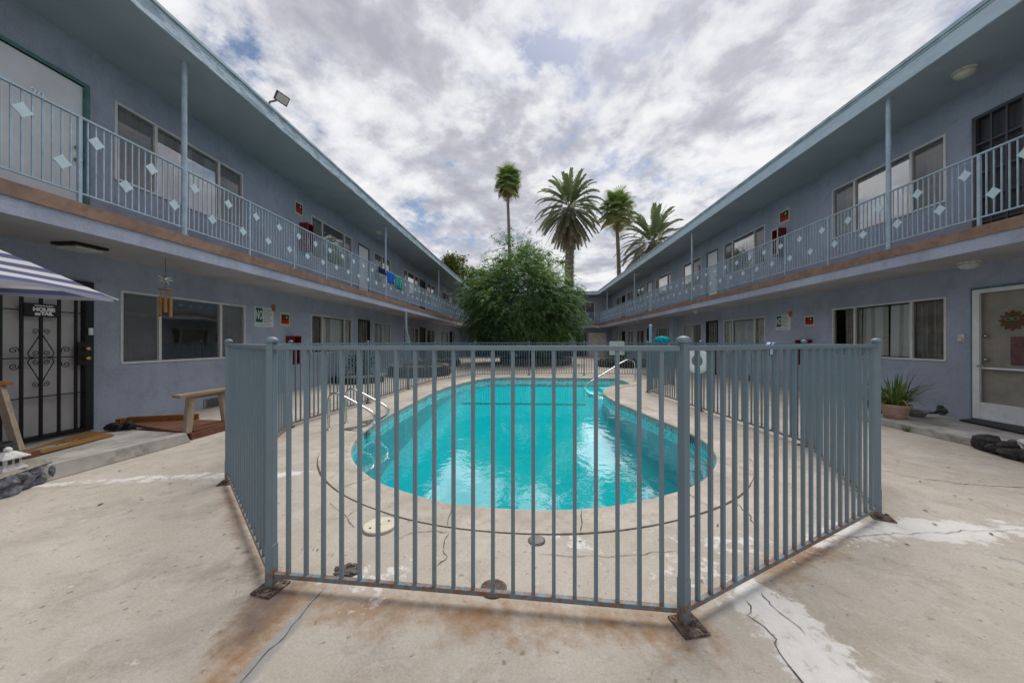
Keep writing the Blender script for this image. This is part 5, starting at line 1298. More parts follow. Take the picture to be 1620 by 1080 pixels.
def clog(x, y, z, rot, label):
    t = thing('clog', (x, y, z), label, 'shoe', 'black clogs by the wall')
    Rm = Matrix.Rotation(rot, 3, 'Z'); mb = MB(); n = 16; rows = []
    secs = [(-.145, .030, .060, .0), (-.135, .044, .085, .0), (-.08, .050, .062, .0), (-.03, .052, .098, .0), (.03, .056, .105, .0), (.09, .056, .088, .0), (.13, .046, .060, .0), (.15, .022, .034, .0)]
    for s, hw, h, _ in secs:
        r = []
        for k in range(n):
            a = 2 * PI * k / n; v = Rm @ Vector((s, hw * math.cos(a), max(-.0, h * .5 + h * .5 * math.sin(a)))); r.append((x + v.x, y + v.y, z + v.z))
        rows.append(r)
    for r0, r1 in zip(rows[:-1], rows[1:]):
        for k in range(n): mb.quad(r0[k], r1[k], r1[(k + 1) % n], r0[(k + 1) % n])
    mb.quad(*reversed(rows[0])); mb.quad(*rows[-1]); mb.build('upper', M['rubber'], t, smooth=True)
    mb = MB(); q = [Rm @ Vector(v) for v in ((-.135, -.04, 0), (.12, -.05, 0), (.12, .05, 0), (-.135, .04, 0))]; mb.hexa([(x + v.x, y + v.y, z) for v in q] + [(x + v.x, y + v.y, z + .02) for v in q]); mb.build('sole', M['darkgrey'], t, bevel=0.008)
    mb = MB(); mb.quad(*[tuple(Vector((x, y, z)) + Rm @ Vector((-.085 + .05 * math.cos(k * PI / 8), .040 * math.sin(k * PI / 8), .070 - .012 * math.cos(k * PI / 8) + .03 * max(0, math.cos(k * PI / 8))))) for k in range(16)]); mb.build('opening', M['signblack'], t)
clog(-5.88, 4.54, 0.056, PI - 0.15, 'black clog lying nearer the ironwork door'); clog(-5.74, 4.60, 0.062, PI - 0.35, 'black clog lying nearer the wooden bench')
# ------------------------------------------------------------------ striped parasol
ctr = Vector((-5.05, 2.45)); tip = Vector((-4.60, 3.545)); ang0 = math.atan2(tip.y - ctr.y, tip.x - ctr.x); Rr = (tip - ctr).length; zr, za = 1.78, 2.36
t = thing('parasol', (ctr.x, ctr.y, 0.1), 'blue and white striped parasol reaching in front of the ironwork door', 'parasol')
mb = MB(); ns, nr = 4, 14; gcan = []
for s in range(ns):
    a0, a1 = ang0 + s * 2 * PI / ns, ang0 + (s + 1) * 2 * PI / ns
    p0, p1 = Vector((math.cos(a0), math.sin(a0))) * Rr, Vector((math.cos(a1), math.sin(a1))) * Rr
    G_ = []
    for r in range(nr + 1):
        f = r / nr; row = []
        for k in range(11):
            u = k / 10; q = p0.lerp(p1, u) * f; edge = 1 - abs(2 * u - 1); z = za + (zr - za) * f ** 1.12 - 0.05 * edge * f * (1 - f) * 2 + 0.03 * edge * f ** 3
            row.append(((ctr.x + q.x, ctr.y + q.y, z), f))
        G_.append(row)
    for r in range(nr):
        for k in range(10):
            i = len(mb.v)
            for (p, f) in (G_[r][k], G_[r][k + 1], G_[r + 1][k + 1], G_[r + 1][k]): mb.v.append(p); mb.a.append(f)
            mb.f.append((i, i + 1, i + 2, i + 3)); mb.mi.append(0)
    for k in range(10):
        i = len(mb.v); A_, B_ = G_[nr][k][0], G_[nr][k + 1][0]
        for p, f in ((A_, 0.97), (B_, 0.97), ((B_[0], B_[1], B_[2] - .035 - .01 * math.sin(k)), 1.0), ((A_[0], A_[1], A_[2] - .035 - .01 * math.sin(k - 1)), 1.0)): mb.v.append(p); mb.a.append(1.0)
        mb.f.append((i, i + 1, i + 2, i + 3)); mb.mi.append(0)
mb.build('canopy', M['stripes'], t, smooth=False)
mb = MB(); mb.tube([(ctr.x, ctr.y, .05), (ctr.x, ctr.y, za + .06)], .02, 12); mb.build('pole', M['white'], t, smooth='auto')
for s in range(ns):
    a0 = ang0 + s * 2 * PI / ns; e = (ctr.x + math.cos(a0) * Rr * 1.03, ctr.y + math.sin(a0) * Rr * 1.03, zr - .012); mb = MB(); mb.tube([(ctr.x, ctr.y, za - .03), e], .006, 6); mb.build('rib', M['white'], t)
mb = MB(); mb.lathe((ctr.x, ctr.y, .1), [(.2, 0), (.2, .05), (.05, .08)], 24); mb.build('base', M['stonegrey'], t, smooth='auto')
# ------------------------------------------------------------------ name plate on the ironwork door
t = thing('name_plate', PL(4.03, 1.62, -0.03), 'black plate with white lettering tied to the ironwork door', 'sign')
mb = MB(); flat_box(mb, PL, 3.905, 4.235, 1.62, 1.79, -0.032, -0.024); mb.build('plate', M['black'], t)
mb = MB(); flat_box(mb, PL, 3.985, 4.17, 1.635, 1.775, -0.0335, -0.032); mb.build('card', M['signblack'], t)
mb = text_mb('HOUSE', 0.062, PL(4.078, 1.715, -0.034), (0, 1, 0), (0, 0, 1), 0.0006, 0.004); text_mb('TAIL', 0.056, PL(4.105, 1.663, -0.034), (0, 1, 0), (0, 0, 1), 0.0006, 0.004, mb)
for k in range(7): flat_box(mb, PL, 3.992 + k * .025, 4.012 + k * .025, 1.757, 1.770, -0.0346, -0.0336)
flat_box(mb, PL, 3.995, 4.045, 1.64, 1.672, -0.0346, -0.0336)
mb.build('lettering', M['white'], t)
mb = MB(); flat_box(mb, PL, 4.515, 4.56, 1.40, 1.50, -0.06, -0.036); o = mb.build('door_sensor', M['white'], None, bevel=.006); recentre(o, PL(4.54, 1.40, -.04)); tag(o, 'small white box on the ironwork door frame', 'sensor')
# ------------------------------------------------------------------ things by the screen door
c0 = Vector(PR(5.58, 1.62, 0.035)); t = thing('sun_ornament', PR(5.58, 1.50, 0.035), 'orange sunflower face wearing white sunglasses hung inside the screen door', 'ornament')
mb = MB(); pts = [(5.58 + .135 * (1 + .17 * math.cos(12 * a)) * math.cos(a), 1.63 + .135 * (1 + .17 * math.cos(12 * a)) * math.sin(a)) for a in [2 * PI * k / 96 for k in range(96)]]
mb.quad(*[PR(a, b_, .030) for a, b_ in pts]); i0 = 0
for k in range(96): a, e = pts[k], pts[(k + 1) % 96]; mb.quad(PR(a[0], a[1], .030), PR(a[0], a[1], .042), PR(e[0], e[1], .042), PR(e[0], e[1], .030))
mb.build('petals', paint('ornament_orange', (.34, .15, .05), .6, .2, .3, 30), t)
mb = MB(); mb.quad(*[PR(5.58 + .085 * math.cos(2 * PI * k / 40), 1.63 + .085 * math.sin(2 * PI * k / 40), .027) for k in range(40)]); mb.build('face', paint('ornament_olive', (.20, .17, .03), .6), t)
mb = MB()
for s in (-1, 1): mb.quad(*[PR(5.58 + s * .04 + .042 * math.cos(2 * PI * k / 20), 1.655 + .024 * math.sin(2 * PI * k / 20), .025) for k in range(20)])
flat_box(mb, PR, 5.565, 5.595, 1.65, 1.662, .024, .026); mb.build('sunglasses_frame', M['white'], t)
mb = MB()
for s in (-1, 1): mb.quad(*[PR(5.58 + s * .04 + .029 * math.cos(2 * PI * k / 20), 1.655 + .014 * math.sin(2 * PI * k / 20), .0235) for k in range(20)])
mb.build('lens', M['black'], t)
mb = MB(); flat_box(mb, PR, 5.18, 5.60, 0.95, 1.38, .032, .044); o = mb.build('poster', M['tiedye'], None); recentre(o, PR(5.39, .95, .038)); tag(o, 'pink and orange tie dye print inside the screen door', 'poster')
t = thing('wall_socket', PR(6.165, 1.28, -.01), 'cream plug in device on the wall beside the screen door', 'wall socket')
mb = MB(); flat_box(mb, PR, 6.12, 6.21, 1.30, 1.43, -.012, -.002); mb.build('plate', M['plaster'], t, bevel=.003)
mb = MB(); mb.blob(PR(6.16, 1.345, -.03), .032, .05, 3, 2, (.8, 1, 1.3)); mb.build('plug', M['cyl_cover'], t, smooth=True)

# ------------------------------------------------------------------ plants
class Leafer:
    def __init__(s): s.v = []; s.f = []; s.a = []
    def blade(s, base, dirv, ln, w, droop, val, n=5, side=None):
        d = Vector(dirv).normalized(); sd = Vector(side) if side else d.cross(Vector((0, 0, 1)))
        if sd.length < 1e-3: sd = Vector((1, 0, 0))
        sd.normalize(); p = Vector(base); i = len(s.v)
        for k in range(n + 1):
            t = k / n; ww = w * (0.55 + 0.9 * t if t < 0.4 else (1.05) * (1 - (t - 0.4) / 0.6) ** 0.8) + 0.0005
            s.v += [tuple(p - sd * ww / 2), tuple(p + sd * ww / 2)]; s.a += [val, val]
            if k < n: s.f.append((i + 2 * k, i + 2 * k + 1, i + 2 * k + 3, i + 2 * k + 2))
            p = p + d * ln / n; d = (d + Vector((0, 0, -droop / n))).normalized()
    def leaf(s, c, d, n_, ln, w, val):
        d, n_ = Vector(d), Vector(n_); sd = d.cross(n_); i = len(s.v); c = Vector(c)
        s.v += [tuple(c), tuple(c + d * ln * .5 + sd * w / 2), tuple(c + d * ln), tuple(c + d * ln * .5 - sd * w / 2)]; s.a += [val] * 4; s.f.append((i, i + 1, i + 2, i + 3))
    def strap(s, c, d, n_, ln, w, val):
        d, n_ = Vector(d), Vector(n_); sd = d.cross(n_); i = len(s.v); c = Vector(c)
        s.v += [tuple(c - sd * w * .5), tuple(c + sd * w * .5), tuple(c + d * ln * .7 + sd * w * .42), tuple(c + d * ln + sd * w * .06), tuple(c + d * ln - sd * w * .06), tuple(c + d * ln * .7 - sd * w * .42)]; s.a += [val] * 6; s.f.append((i, i + 1, i + 2, i + 3, i + 4, i + 5))
    def build(s, name, mat, parent, kind=None):
        mb = MB(); mb.v, mb.f, mb.a = s.v, s.f, s.a; mb.mi = [0] * len(s.f); return mb.build(name, mat, parent, kind=kind)
c = (*G(1416, 660, 0.1), 0.1); t = thing('potted_plant', c, 'strappy green plant in a terracotta pot against the wall', 'potted plant')
mb = MB(); mb.lathe(c, [(.125, 0), (.13, .01), (.168, .17), (.185, .172), (.188, .215), (.165, .215), (.155, .18)], 28); mb.build('pot', M['terracotta'], t, smooth='auto')
mb = MB(); mb.lathe((c[0], c[1], c[2] + .175), [(.155, 0), (.1, .02)], 18); mb.build('soil', M['soil'], t)
lf = Leafer(); R = random.Random(12)
for k in range(95):
    a = R.uniform(0, 2 * PI); el = R.uniform(.5, 1.45); r = R.uniform(0, .13)
    lf.blade((c[0] + r * math.cos(a), c[1] + r * math.sin(a), c[2] + .19), (math.cos(a) * math.cos(el), math.sin(a) * math.cos(el), math.sin(el)), R.uniform(.32, .72), R.uniform(.02, .036), R.uniform(.4, 2.6) * (1.3 - .6 * el), R.choice((.2, .35, .5, .6, .6, .75, 1.0)), 6)
for k in range(4):
    a = 0.2 + 0.25 * k; lf.blade((c[0] + .1, c[1] - .05, c[2] + .25), (math.cos(a), -.55, .75 - .2 * k), R.uniform(.45, .65), .016, .35, .5, 6)
lf.build('foliage', M['leaf_plant'], t)
c = (*G(1396, 655, 0.1), 0.1); c = (c[0] + .05, c[1] + .15, .1); t = thing('plant_pot', c, 'black plastic pot with a dry stalk behind the terracotta pot', 'plant pot')
mb = MB(); mb.lathe(c, [(.09, 0), (.12, .17), (.125, .19), (.11, .19)], 20); mb.build('pot', M['rubber'], t, smooth='auto')
lf = Leafer()
for k in range(22):
    a = R.uniform(0, 6.28); el = R.uniform(.7, 1.5); lf.blade((c[0], c[1], c[2] + .18), (math.cos(a) * math.cos(el), math.sin(a) * math.cos(el), math.sin(el)), R.uniform(.2, .5), .018, R.uniform(.2, 1.2), R.uniform(0, .4), 4)
lf.build('foliage', M['leaf_plant'], t)
c = (*G(1446, 658, 0.08), 0.08); t = thing('bowl_planter', c, 'low grey bowl planter next to the terracotta pot', 'planter')
mb = MB(); mb.lathe(c, [(.10, 0), (.115, .01), (.155, .08), (.168, .085), (.168, .10), (.15, .10), (.14, .075)], 28); mb.build('bowl', M['stonegrey'], t, smooth='auto'); mb = MB(); mb.lathe((c[0], c[1], c[2] + .072), [(.14, 0), (.1, .012)], 16); mb.build('soil', M['soil'], t)
c = (*G(1490, 656, 0.07), 0.07); green = paint('glazed_green', (.018, .04, .028), .3, .5, .4, 20); t = thing('frog_figurine', c, 'dark green crouching animal figurine by the wall between bowl and screen door', 'figurine')
mb = MB(); mb.blob((c[0], c[1], c[2] + .065), .075, .08, 2, 3, (.85, 1.0, .9)); mb.blob((c[0] - .02, c[1] + .0, c[2] + .125), .042, .08, 3, 3, (1.0, 1.1, .8)); mb.blob((c[0] - .03, c[1] + .022, c[2] + .155), .014, 0, 4, 2); mb.blob((c[0] - .03, c[1] - .022, c[2] + .155), .014, 0, 5, 2)
for s in (-1, 1): mb.blob((c[0] - .05, c[1] + s * .055, c[2] + .028), .032, .1, 6, 2, (1.4, .9, .8))
mb.build('body', green, t, smooth=True)
mb = MB(); mb.blob((c[0] - .10, c[1] + .10, c[2] + .022), .035, .25, 8, 2, (1.2, 1.2, .7)); o = mb.build('small_figurine', green, None, smooth=True); recentre(o, (c[0] - .1, c[1] + .1, c[2])); tag(o, 'tiny dark green figurine beside the larger one', 'figurine')
c = (*G(1436, 682), 0); lf = Leafer()
for k in range(60):
    a = R.uniform(0, 6.28); el = R.uniform(.5, 1.5); lf.blade((c[0] + R.gauss(0, .035), c[1] + R.gauss(0, .03), 0), (math.cos(a) * math.cos(el), math.sin(a) * math.cos(el), math.sin(el)), R.uniform(.05, .12), .008, R.uniform(.5, 1.5), R.uniform(.4, 1), 3)
o = lf.build('weed', M['leaf_plant'], None); recentre(o, c); tag(o, 'tuft of green weeds growing at the foot of the porch step', 'weed')
def shrub(c, r, h, n, name, label, mat='leaf_shrub', ln=.09, flowers=0, group='shrubs in the courtyard planters'):
    R = random.Random(int(c[0] * 100) + int(c[1] * 10)); t = thing(name, c, label, 'shrub', group); lf = Leafer()
    cs = [(R.gauss(0, r * .45), R.gauss(0, r * .45), h * R.uniform(.3, .9)) for _ in range(9)]
    for k in range(n):
        q = R.choice(cs); p = (c[0] + q[0] + R.gauss(0, r * .25), c[1] + q[1] + R.gauss(0, r * .25), c[2] + max(.02, q[2] + R.gauss(0, h * .16)))
        d = Vector((R.gauss(0, 1), R.gauss(0, 1), R.gauss(.2, .6))).normalized(); nn = d.cross(Vector((R.gauss(0, 1), R.gauss(0, 1), R.gauss(0, 1)))).normalized()
        lf.leaf(p, d, nn, ln * R.uniform(.6, 1.3), ln * .42, min(1, max(0, R.gauss(.5, .25))))
    lf.build('foliage', M[mat], t); mb = MB()
    for q in cs[:5]: mb.tube([(c[0], c[1], c[2]), (c[0] + q[0] * .5, c[1] + q[1] * .5, c[2] + q[2] * .6), (c[0] + q[0], c[1] + q[1], c[2] + q[2])], [.015, .01, .004], 5)
    mb.build('stem', M['bark'], t)
    if flowers:
        mb = MB()
        for k in range(flowers): mb.blob((c[0] + R.gauss(0, r * .5), c[1] + R.gauss(0, r * .5), c[2] + h * R.uniform(.6, 1.1)), .05, .3, k, 1)
        mb.build('flower', M['pink'], t)
    return t
def planter_ring(c, r, h, label, mat='lava_dark', cap=None, n=26, rs=.14, sq_=(1, 1)):
    t = thing('planter_ring', (c[0], c[1], 0), label, 'planter', 'rock planters in the courtyard')
    pts = [(c[0] + r * sq_[0] * math.cos(2 * PI * k / 24), c[1] + r * sq_[1] * math.sin(2 * PI * k / 24)) for k in range(25)]
    mb = MB(); rocks(mb, pts, 0, h, n, rs, int(c[1] * 7), .1); mb.build('stone', M[mat], t)
    mb = MB(); mb.lathe((c[0], c[1], 0), [(r * .96 * sq_[0], 0), (r * .96 * sq_[0], h - .05)], 24); mb.build('soil', M['soil'], t)
    if cap:
        mb = MB()
        for k in range(24):
            a, e = 2 * PI * k / 24, 2 * PI * (k + .96) / 24; q = [(c[0] + rr * sq_[0] * math.cos(x), c[1] + rr * sq_[1] * math.sin(x)) for rr, x in ((r - .12, a), (r + .1, a), (r + .1, e), (r - .12, e))]
            mb.hexa([(x, y, h - .02) for x, y in q] + [(x, y, h + .04) for x, y in q])
        mb.build('cap', M[cap], t)
    return t
TX, TY = 0.35, 20.6
planter_ring((TX, TY), 2.0, 0.34, 'round rock planter with brick cap under the big leafy tree', 'lava', 'brickcap', 44, .15)
planter_ring((-4.35, 13.3), 1.05, 0.38, 'dark rock planter with pale rim and pink flowers near the downpipe', 'lava_dark', 'mortar', 24, .15)
planter_ring((-4.9, 18.6), 0.9, 0.36, 'dark rock planter with green shrubs beyond the pink flowers', 'lava_dark', 'mortar', 20, .15)
planter_ring((4.9, 18.5), 1.1, 0.34, 'dark rock planter with shrubs behind the white pool sign', 'lava_dark', None, 26, .15)
planter_ring((-5.5, 10.9), 0.62, 0.2, 'low rock planter against the wall behind the handrails', 'lava_dark', 'mortar', 16, .11)
shrub((-5.5, 10.9, .15), .4, .75, 700, 'shrub', 'upright green shrub by the wall behind the pool handrails', ln=.11)
shrub((-4.3, 13.2, .3), .5, .35, 500, 'flowering_plant', 'pink flowering plant in the pale rimmed rock planter', flowers=16)
shrub((-4.9, 18.6, .3), .6, .8, 800, 'shrub', 'green shrub in the rock planter beyond the pink flowers')
shrub((4.7, 18.4, .3), .7, .8, 900, 'shrub', 'dark green shrub in the planter behind the white pool sign')
shrub((5.6, 22.0, .0), .6, .9, 700, 'shrub', 'green shrub against the far wall beyond the cyan towel')
shrub((1.4, 19.2, .3), .35, .5, 350, 'shrub', 'small bright shrub at the rim of the big tree planter')
shrub((-5.4, 22.5, .0), .6, 1.0, 700, 'shrub', 'green shrub near the far end of the wind chime side')
# pool rules sign on the far fence, tall post
q7, q8 = Vector(FP[7]), Vector(FP[8])
a_, b_ = on_panel(987, q7, q8), on_panel(964.5, q7, q8); t = thing('pool_sign', (*(a_.lerp(b_, .5)), .8), 'white pool rules sign fixed to the far side of the pool fence', 'sign')
dd_ = (a_ - b_).normalized(); mb = MB(); c_ = a_.lerp(b_, .5) + Vector((dd_.y, -dd_.x)) * .03; obox(mb, c_, dd_, .28, .004, .80, 1.33); mb.build('board', M['signwhite'], t)
mb = MB()
for k in range(4):
    for j in range(9):
        q = c_ + dd_ * (-.20 + .135 * k) + Vector((dd_.y, -dd_.x)) * .0052; obox(mb, q, dd_, .05, .001, 1.25 - j * .05, 1.262 - j * .05)
mb.build('small_print', M['stonegrey'], t)
q = G(1027, 618); mb = MB(); mb.tube([(q[0] + .35, q[1] + .9, 0), (q[0] + .35, q[1] + .9, 1.78)], .045, 14); mb.lathe((q[0] + .35, q[1] + .9, 1.78), [(.05, 0), (.05, .015), (.02, .03)], 14)
o = mb.build('steel_post', M['rail'], None, smooth='auto'); recentre(o, (q[0] + .35, q[1] + .9, 0)); tag(o, 'tall pale blue steel post rising above the pool fence corner', 'post')
# downpipe on the left gallery
mb = MB(); xg, yg = SL + 0.03, yl(641, SL); mb.tube(bend([(xg, yg, ZC0), (xg, yg, 1.75), (xg + .05, yg + .25, 1.4), (xg + .05, yg + .3, 1.2), (xg + .05, yg + .3, 0)], 2), .045, 10); o = mb.build('downpipe', M['rail'], None, smooth='auto'); recentre(o, (xg, yg, 0)); tag(o, 'pale downpipe with a kink below the gallery', 'downpipe')

# ------------------------------------------------------------------ the leafy courtyard tree
t = thing('courtyard_tree', (TX, TY, 0.2), 'broad drooping leafy tree rising from the round rock planter', 'tree')
R = random.Random(4); lf = Leafer()
def spray(p, d, ln, val, npair=8, lw=.062, ll=.165):
    d = Vector(d).normalized(); p = Vector(p); step = ln / npair
    for k in range(npair):
        d = (d + Vector((R.gauss(0, .08), R.gauss(0, .08), -.13))).normalized(); sd = d.cross(Vector((0, 0, 1)))
        if sd.length < .05: sd = Vector((1, 0, 0))
        sd.normalize(); p = p + d * step; s = 1 - .45 * k / npair
        for sg in (-1, 1):
            ld = (d * .75 + sd * sg * .75 + Vector((R.gauss(0, .14), R.gauss(0, .14), -.32 + R.gauss(0, .12)))).normalized(); up = (Vector((0, 0, 1)) + Vector((R.gauss(0, .4), R.gauss(0, .4), 0))).normalized()
            nrm = (up - ld * up.dot(ld)).normalized(); lf.leaf(p, ld, nrm, ll * s * R.uniform(.8, 1.2), lw * s, min(1, max(0, val + R.gauss(0, .10))))
boughs = []
cen = Vector((TX - .88, TY, 3.0))
for k in range(150):
    z = 1 - 2 * (k + .5) / 150; th = k * 2.39996 + R.gauss(0, .15); r = math.sqrt(1 - z * z); e = Vector((r * math.cos(th), r * math.sin(th), z))
    if e.z < -.62: continue
    k_ = 1 + .34 * mnoise.noise(e * 2.6 + Vector((5, 2, 1))) + R.gauss(0, .09)
    hz = 3.05 if e.z > 0 else 2.2
    sx = 2.85 if e.z > .1 else 2.4
    boughs.append((cen + Vector((e.x * sx * k_, e.y * 2.7 * k_, e.z * hz * k_)), e))
for k in range(34):
    e = Vector((R.gauss(0, 1), R.gauss(0, 1), R.gauss(0.1, .8))).normalized(); boughs.append((cen + Vector((e.x * 2.0, e.y * 1.9, e.z * 1.9)), e))
for (bc, e) in boughs:
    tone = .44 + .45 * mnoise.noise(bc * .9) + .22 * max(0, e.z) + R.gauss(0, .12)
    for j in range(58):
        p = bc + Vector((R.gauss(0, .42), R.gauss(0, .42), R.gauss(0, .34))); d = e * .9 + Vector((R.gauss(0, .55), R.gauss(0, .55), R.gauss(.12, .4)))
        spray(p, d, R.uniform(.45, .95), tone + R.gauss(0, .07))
# long arching shoots that break the outline
for (x, z, dx, dz, n) in ((-2.7, 5.3, -.95, .45, 14), (-2.9, 4.0, -1.0, .1, 10), (-1.6, 5.7, -.5, .8, 7), (.1, 6.0, .5, .9, 8), (.6, 5.8, .9, .6, 8), (1.7, 3.4, 1.0, .15, 8), (1.9, 2.0, 1.0, -.05, 9), (1.8, 4.2, .9, .4, 6), (-2.8, 2.6, -1, 0, 10), (-.6, 6.0, -.1, 1, 7), (1.4, 4.9, .9, .5, 6)):
    p = Vector((TX + x, TY - R.uniform(0, 1.5), z)); d = Vector((dx, R.gauss(0, .2), dz)).normalized()
    for k in range(n):
        d = (d + Vector((0, 0, -.11))).normalized(); p = p + d * .13
        for q in range(4): spray(p, d * .5 + Vector((R.gauss(0, .6), R.gauss(0, .6), R.gauss(-.1, .4))), R.uniform(.3, .6), .5, 6)
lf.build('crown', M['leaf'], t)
mb = MB()
for k in range(6):
    a = k * PI / 3 + .4; b0 = Vector((TX + .22 * math.cos(a), TY + .22 * math.sin(a), .2)); tp = cen + Vector((1.7 * math.cos(a), 1.7 * math.sin(a), 1.2 + .3 * (k % 3))); md = b0.lerp(tp, .5) + Vector((0, 0, .5))
    mb.tube(bend([b0, md, tp], 2), [.12 - .1 * i / 8 for i in range(len(bend([b0, md, tp], 2)))], 8)
    for j in range(3): e = boughs[R.randrange(len(boughs))][0]; mb.tube([md.lerp(tp, .4 * j), e], [.035, .008], 5)
mb.build('trunk', M['bark'], t, smooth=True)

# ------------------------------------------------------------------ palms and trees beyond the roofs
def at_px(x, y, D):          # point on the line of sight of a far landmark at the surveyed distance D
    r = ray(x, y); return Vector((r[0] * D, r[1] * D, EYE + r[2] * D))
def frond(lf, base, az, el, ln, val, curl, npair=34, ll=.62, lw=.12, R=None):
    d = Vector((math.cos(az) * math.cos(el), math.sin(az) * math.cos(el), math.sin(el))); p = Vector(base); st = ln / npair; sd0 = Vector((-math.sin(az), math.cos(az), 0))
    for k in range(npair):
        t_ = k / npair; d = (d + Vector((0, 0, -curl * (.35 + 1.3 * t_) / npair))).normalized(); q = p + d * st; up = sd0.cross(d).normalized() * -1
        if up.z < 0: up = -up
        lf.leaf(p, d, sd0.cross(d).normalized(), st * 1.15, .07 * (1 - t_ * .7), max(0, val - .15)); p = q
        if t_ < .10: continue
        s = math.sin(min(1, (t_ + .06) * 1.15) * PI * .5) * (1 - .62 * max(0, t_ - .45) / .55)
        for sg in (-1, 1):
            ld = (d * .62 + sd0 * sg * .72 + up * .22 + Vector((0, 0, -.16)) + Vector((R.gauss(0, .05), R.gauss(0, .05), R.gauss(0, .05)))).normalized(); n_ = ld.cross(sd0 * sg).normalized(); n_ = (up - ld * up.dot(ld)).normalized()
            lf.strap(p, ld, n_, ll * s * R.uniform(.85, 1.15), lw, min(1, max(0, val + R.gauss(0, .09))))
def date_palm(top, ground_z, r_tr, ln, nf, label, seed, low=-1.35, ivy=False):
    R = random.Random(seed); t = thing('date_palm', (top.x, top.y, ground_z), label, 'palm tree', 'palms rising beyond the roofs'); lf = Leafer()
    for k in range(nf):
        u = (k + .5) / nf; el = 1.40 - (1.40 - low) * u ** .85; az = k * 2.39996 + R.gauss(0, .12); val = .78 - .62 * max(0, u - .35) / .65 + R.gauss(0, .06) if u < .8 else R.uniform(.0, .28)
        b0 = top + Vector((math.cos(az) * r_tr * .7, math.sin(az) * r_tr * .7, .5 - u * 1.7)); cv = .95 + .55 * math.cos(el) if el > 0 else max(.25, .8 + .5 * el)
        frond(lf, b0, az, el, ln * R.uniform(.88, 1.06) * (.82 + .18 * min(1, u * 3)), val, cv, R=R)
    lf.build('crown', M['frond'], t); mb = MB(); z = ground_z; pts, rs = [], []
    zt = top.z + .35
    while z < zt:
        nb_ = zt - z; rr = r_tr * (1.0 + .04 * math.sin(z * 9) + .03 * R.gauss(0, 1)); rr *= max(.25, min(1, nb_ / 1.3)) * 1.45 if nb_ < 2.5 else (1.40 - .40 * min(1, (nb_ - 2.5) / .8) if nb_ < 3.3 else 1.0); rr *= .80 if 5.5 < nb_ < 5.9 else 1
        pts.append((top.x + .05 * math.sin(z * .5), top.y, z)); rs.append(rr); z += .18
    mb.tube(pts, rs, 16); mb.build('trunk', M['palmbark'], t, smooth=True)
    if ivy:
        lf2 = Leafer()
        for k in range(1500):
            z = R.uniform(ground_z + 5, top.z - 6.2); a = R.uniform(0, 6.28); rr = r_tr * R.uniform(1.0, 1.12) + (.02 if R.random() < .95 else .3); d = Vector((R.gauss(0, 1), R.gauss(0, 1), -.5)).normalized(); lf2.leaf((top.x + rr * math.cos(a), top.y + rr * math.sin(a), z), d, Vector((math.cos(a), math.sin(a), .3)).normalized(), .16, .1, R.uniform(.3, 1))
        lf2.build('ivy', M['leaf_far'], t, kind='stuff')
    return t
def fan_palm(top, ground_z, r_tr, rad, label, seed, nf=34, open_=False, skirt=True):
    R = random.Random(seed); t = thing('fan_palm', (top.x, top.y, ground_z), label, 'palm tree', 'palms rising beyond the roofs'); lf = Leafer()
    for k in range(nf + 18):
        inner = k >= nf; u = (k + .5) / nf if not inner else (k - nf + .5) / 18 * .75; el = 1.35 - (2.35 if not open_ else 2.1) * u; az = k * 2.39996 + R.gauss(0, .2); val = .9 - .5 * u + R.gauss(0, .08)
        if u > .84: val = R.uniform(.0, .3)
        d = Vector((math.cos(az) * math.cos(el), math.sin(az) * math.cos(el), math.sin(el))); pl_ = rad * R.uniform(.42, .60) * (1.2 if open_ else 1) * (.35 if inner else 1); b0 = top + Vector((0, 0, .35 - 1.0 * u)); hub = b0 + d * pl_ + Vector((0, 0, -.10 * pl_)); sd = Vector((-math.sin(az), math.cos(az), 0))
        lf.leaf(b0, (hub - b0).normalized(), sd.cross(d).normalized(), (hub - b0).length, .05, max(0, val - .2)); nseg = 30; fr_ = rad * R.uniform(.50, .66)
        dd = (d + Vector((0, 0, -.35))).normalized(); up = sd.cross(dd).normalized()
        for j in range(nseg):
            a = (j / (nseg - 1) - .5) * 2 * 2.0; v = (dd * math.cos(a) + sd * math.sin(a)); ln = fr_ * (1 - .22 * abs(a) / 2.0); tip = hub + v * ln * .62 + up * (-.02); q = (up + Vector((R.gauss(0, .2), R.gauss(0, .2), 0))).normalized()
            lf.leaf(hub, v, q, ln * .72, .14, val + R.gauss(0, .06)); dv = (v * .55 + Vector((0, 0, -.75 if el < .6 else -.35))).normalized(); sdv = dv.cross(Vector((0, 0, 1))); sdv = sdv.normalized() if sdv.length > .05 else sd
            lf.leaf(hub + v * ln * .52, dv, dv.cross(sdv).normalized(), ln * .55, .09, min(1, max(0, val + R.gauss(0, .06))))
    if skirt:
        for k in range(150):
            a = R.uniform(0, 6.28); z = R.uniform(-2.2 if open_ else -1.4, -.5); d = Vector((math.cos(a) * .35, math.sin(a) * .35, -1)).normalized(); lf.leaf(top + Vector((math.cos(a) * r_tr * 1.3, math.sin(a) * r_tr * 1.3, z)), d, Vector((math.cos(a), math.sin(a), .3)).normalized(), R.uniform(.5, .95), .14, R.uniform(0, .22))
    lf.build('crown', M['fan'], t); mb = MB(); n = 40; mb.tube([(top.x + .25 * math.sin(i * .09), top.y, ground_z + (top.z - ground_z - .2) * i / n) for i in range(n + 1)], [r_tr * (1.35 - .45 * i / n) * (1 + .03 * (i % 2)) for i in range(n + 1)], 10); mb.build('trunk', M['palmbark'], t, smooth=True)
    return t
fan_palm(at_px(803.5, 285, 48), 0, .20, 2.25, 'slender tall fan palm with a small round crown, farthest from the big date palm', 21, 36)
date_palm(at_px(901, 326, 46), 0, .58, 4.75, 150, 'big date palm with a dense hanging skirt and ivy on its trunk', 5, -1.42, True)
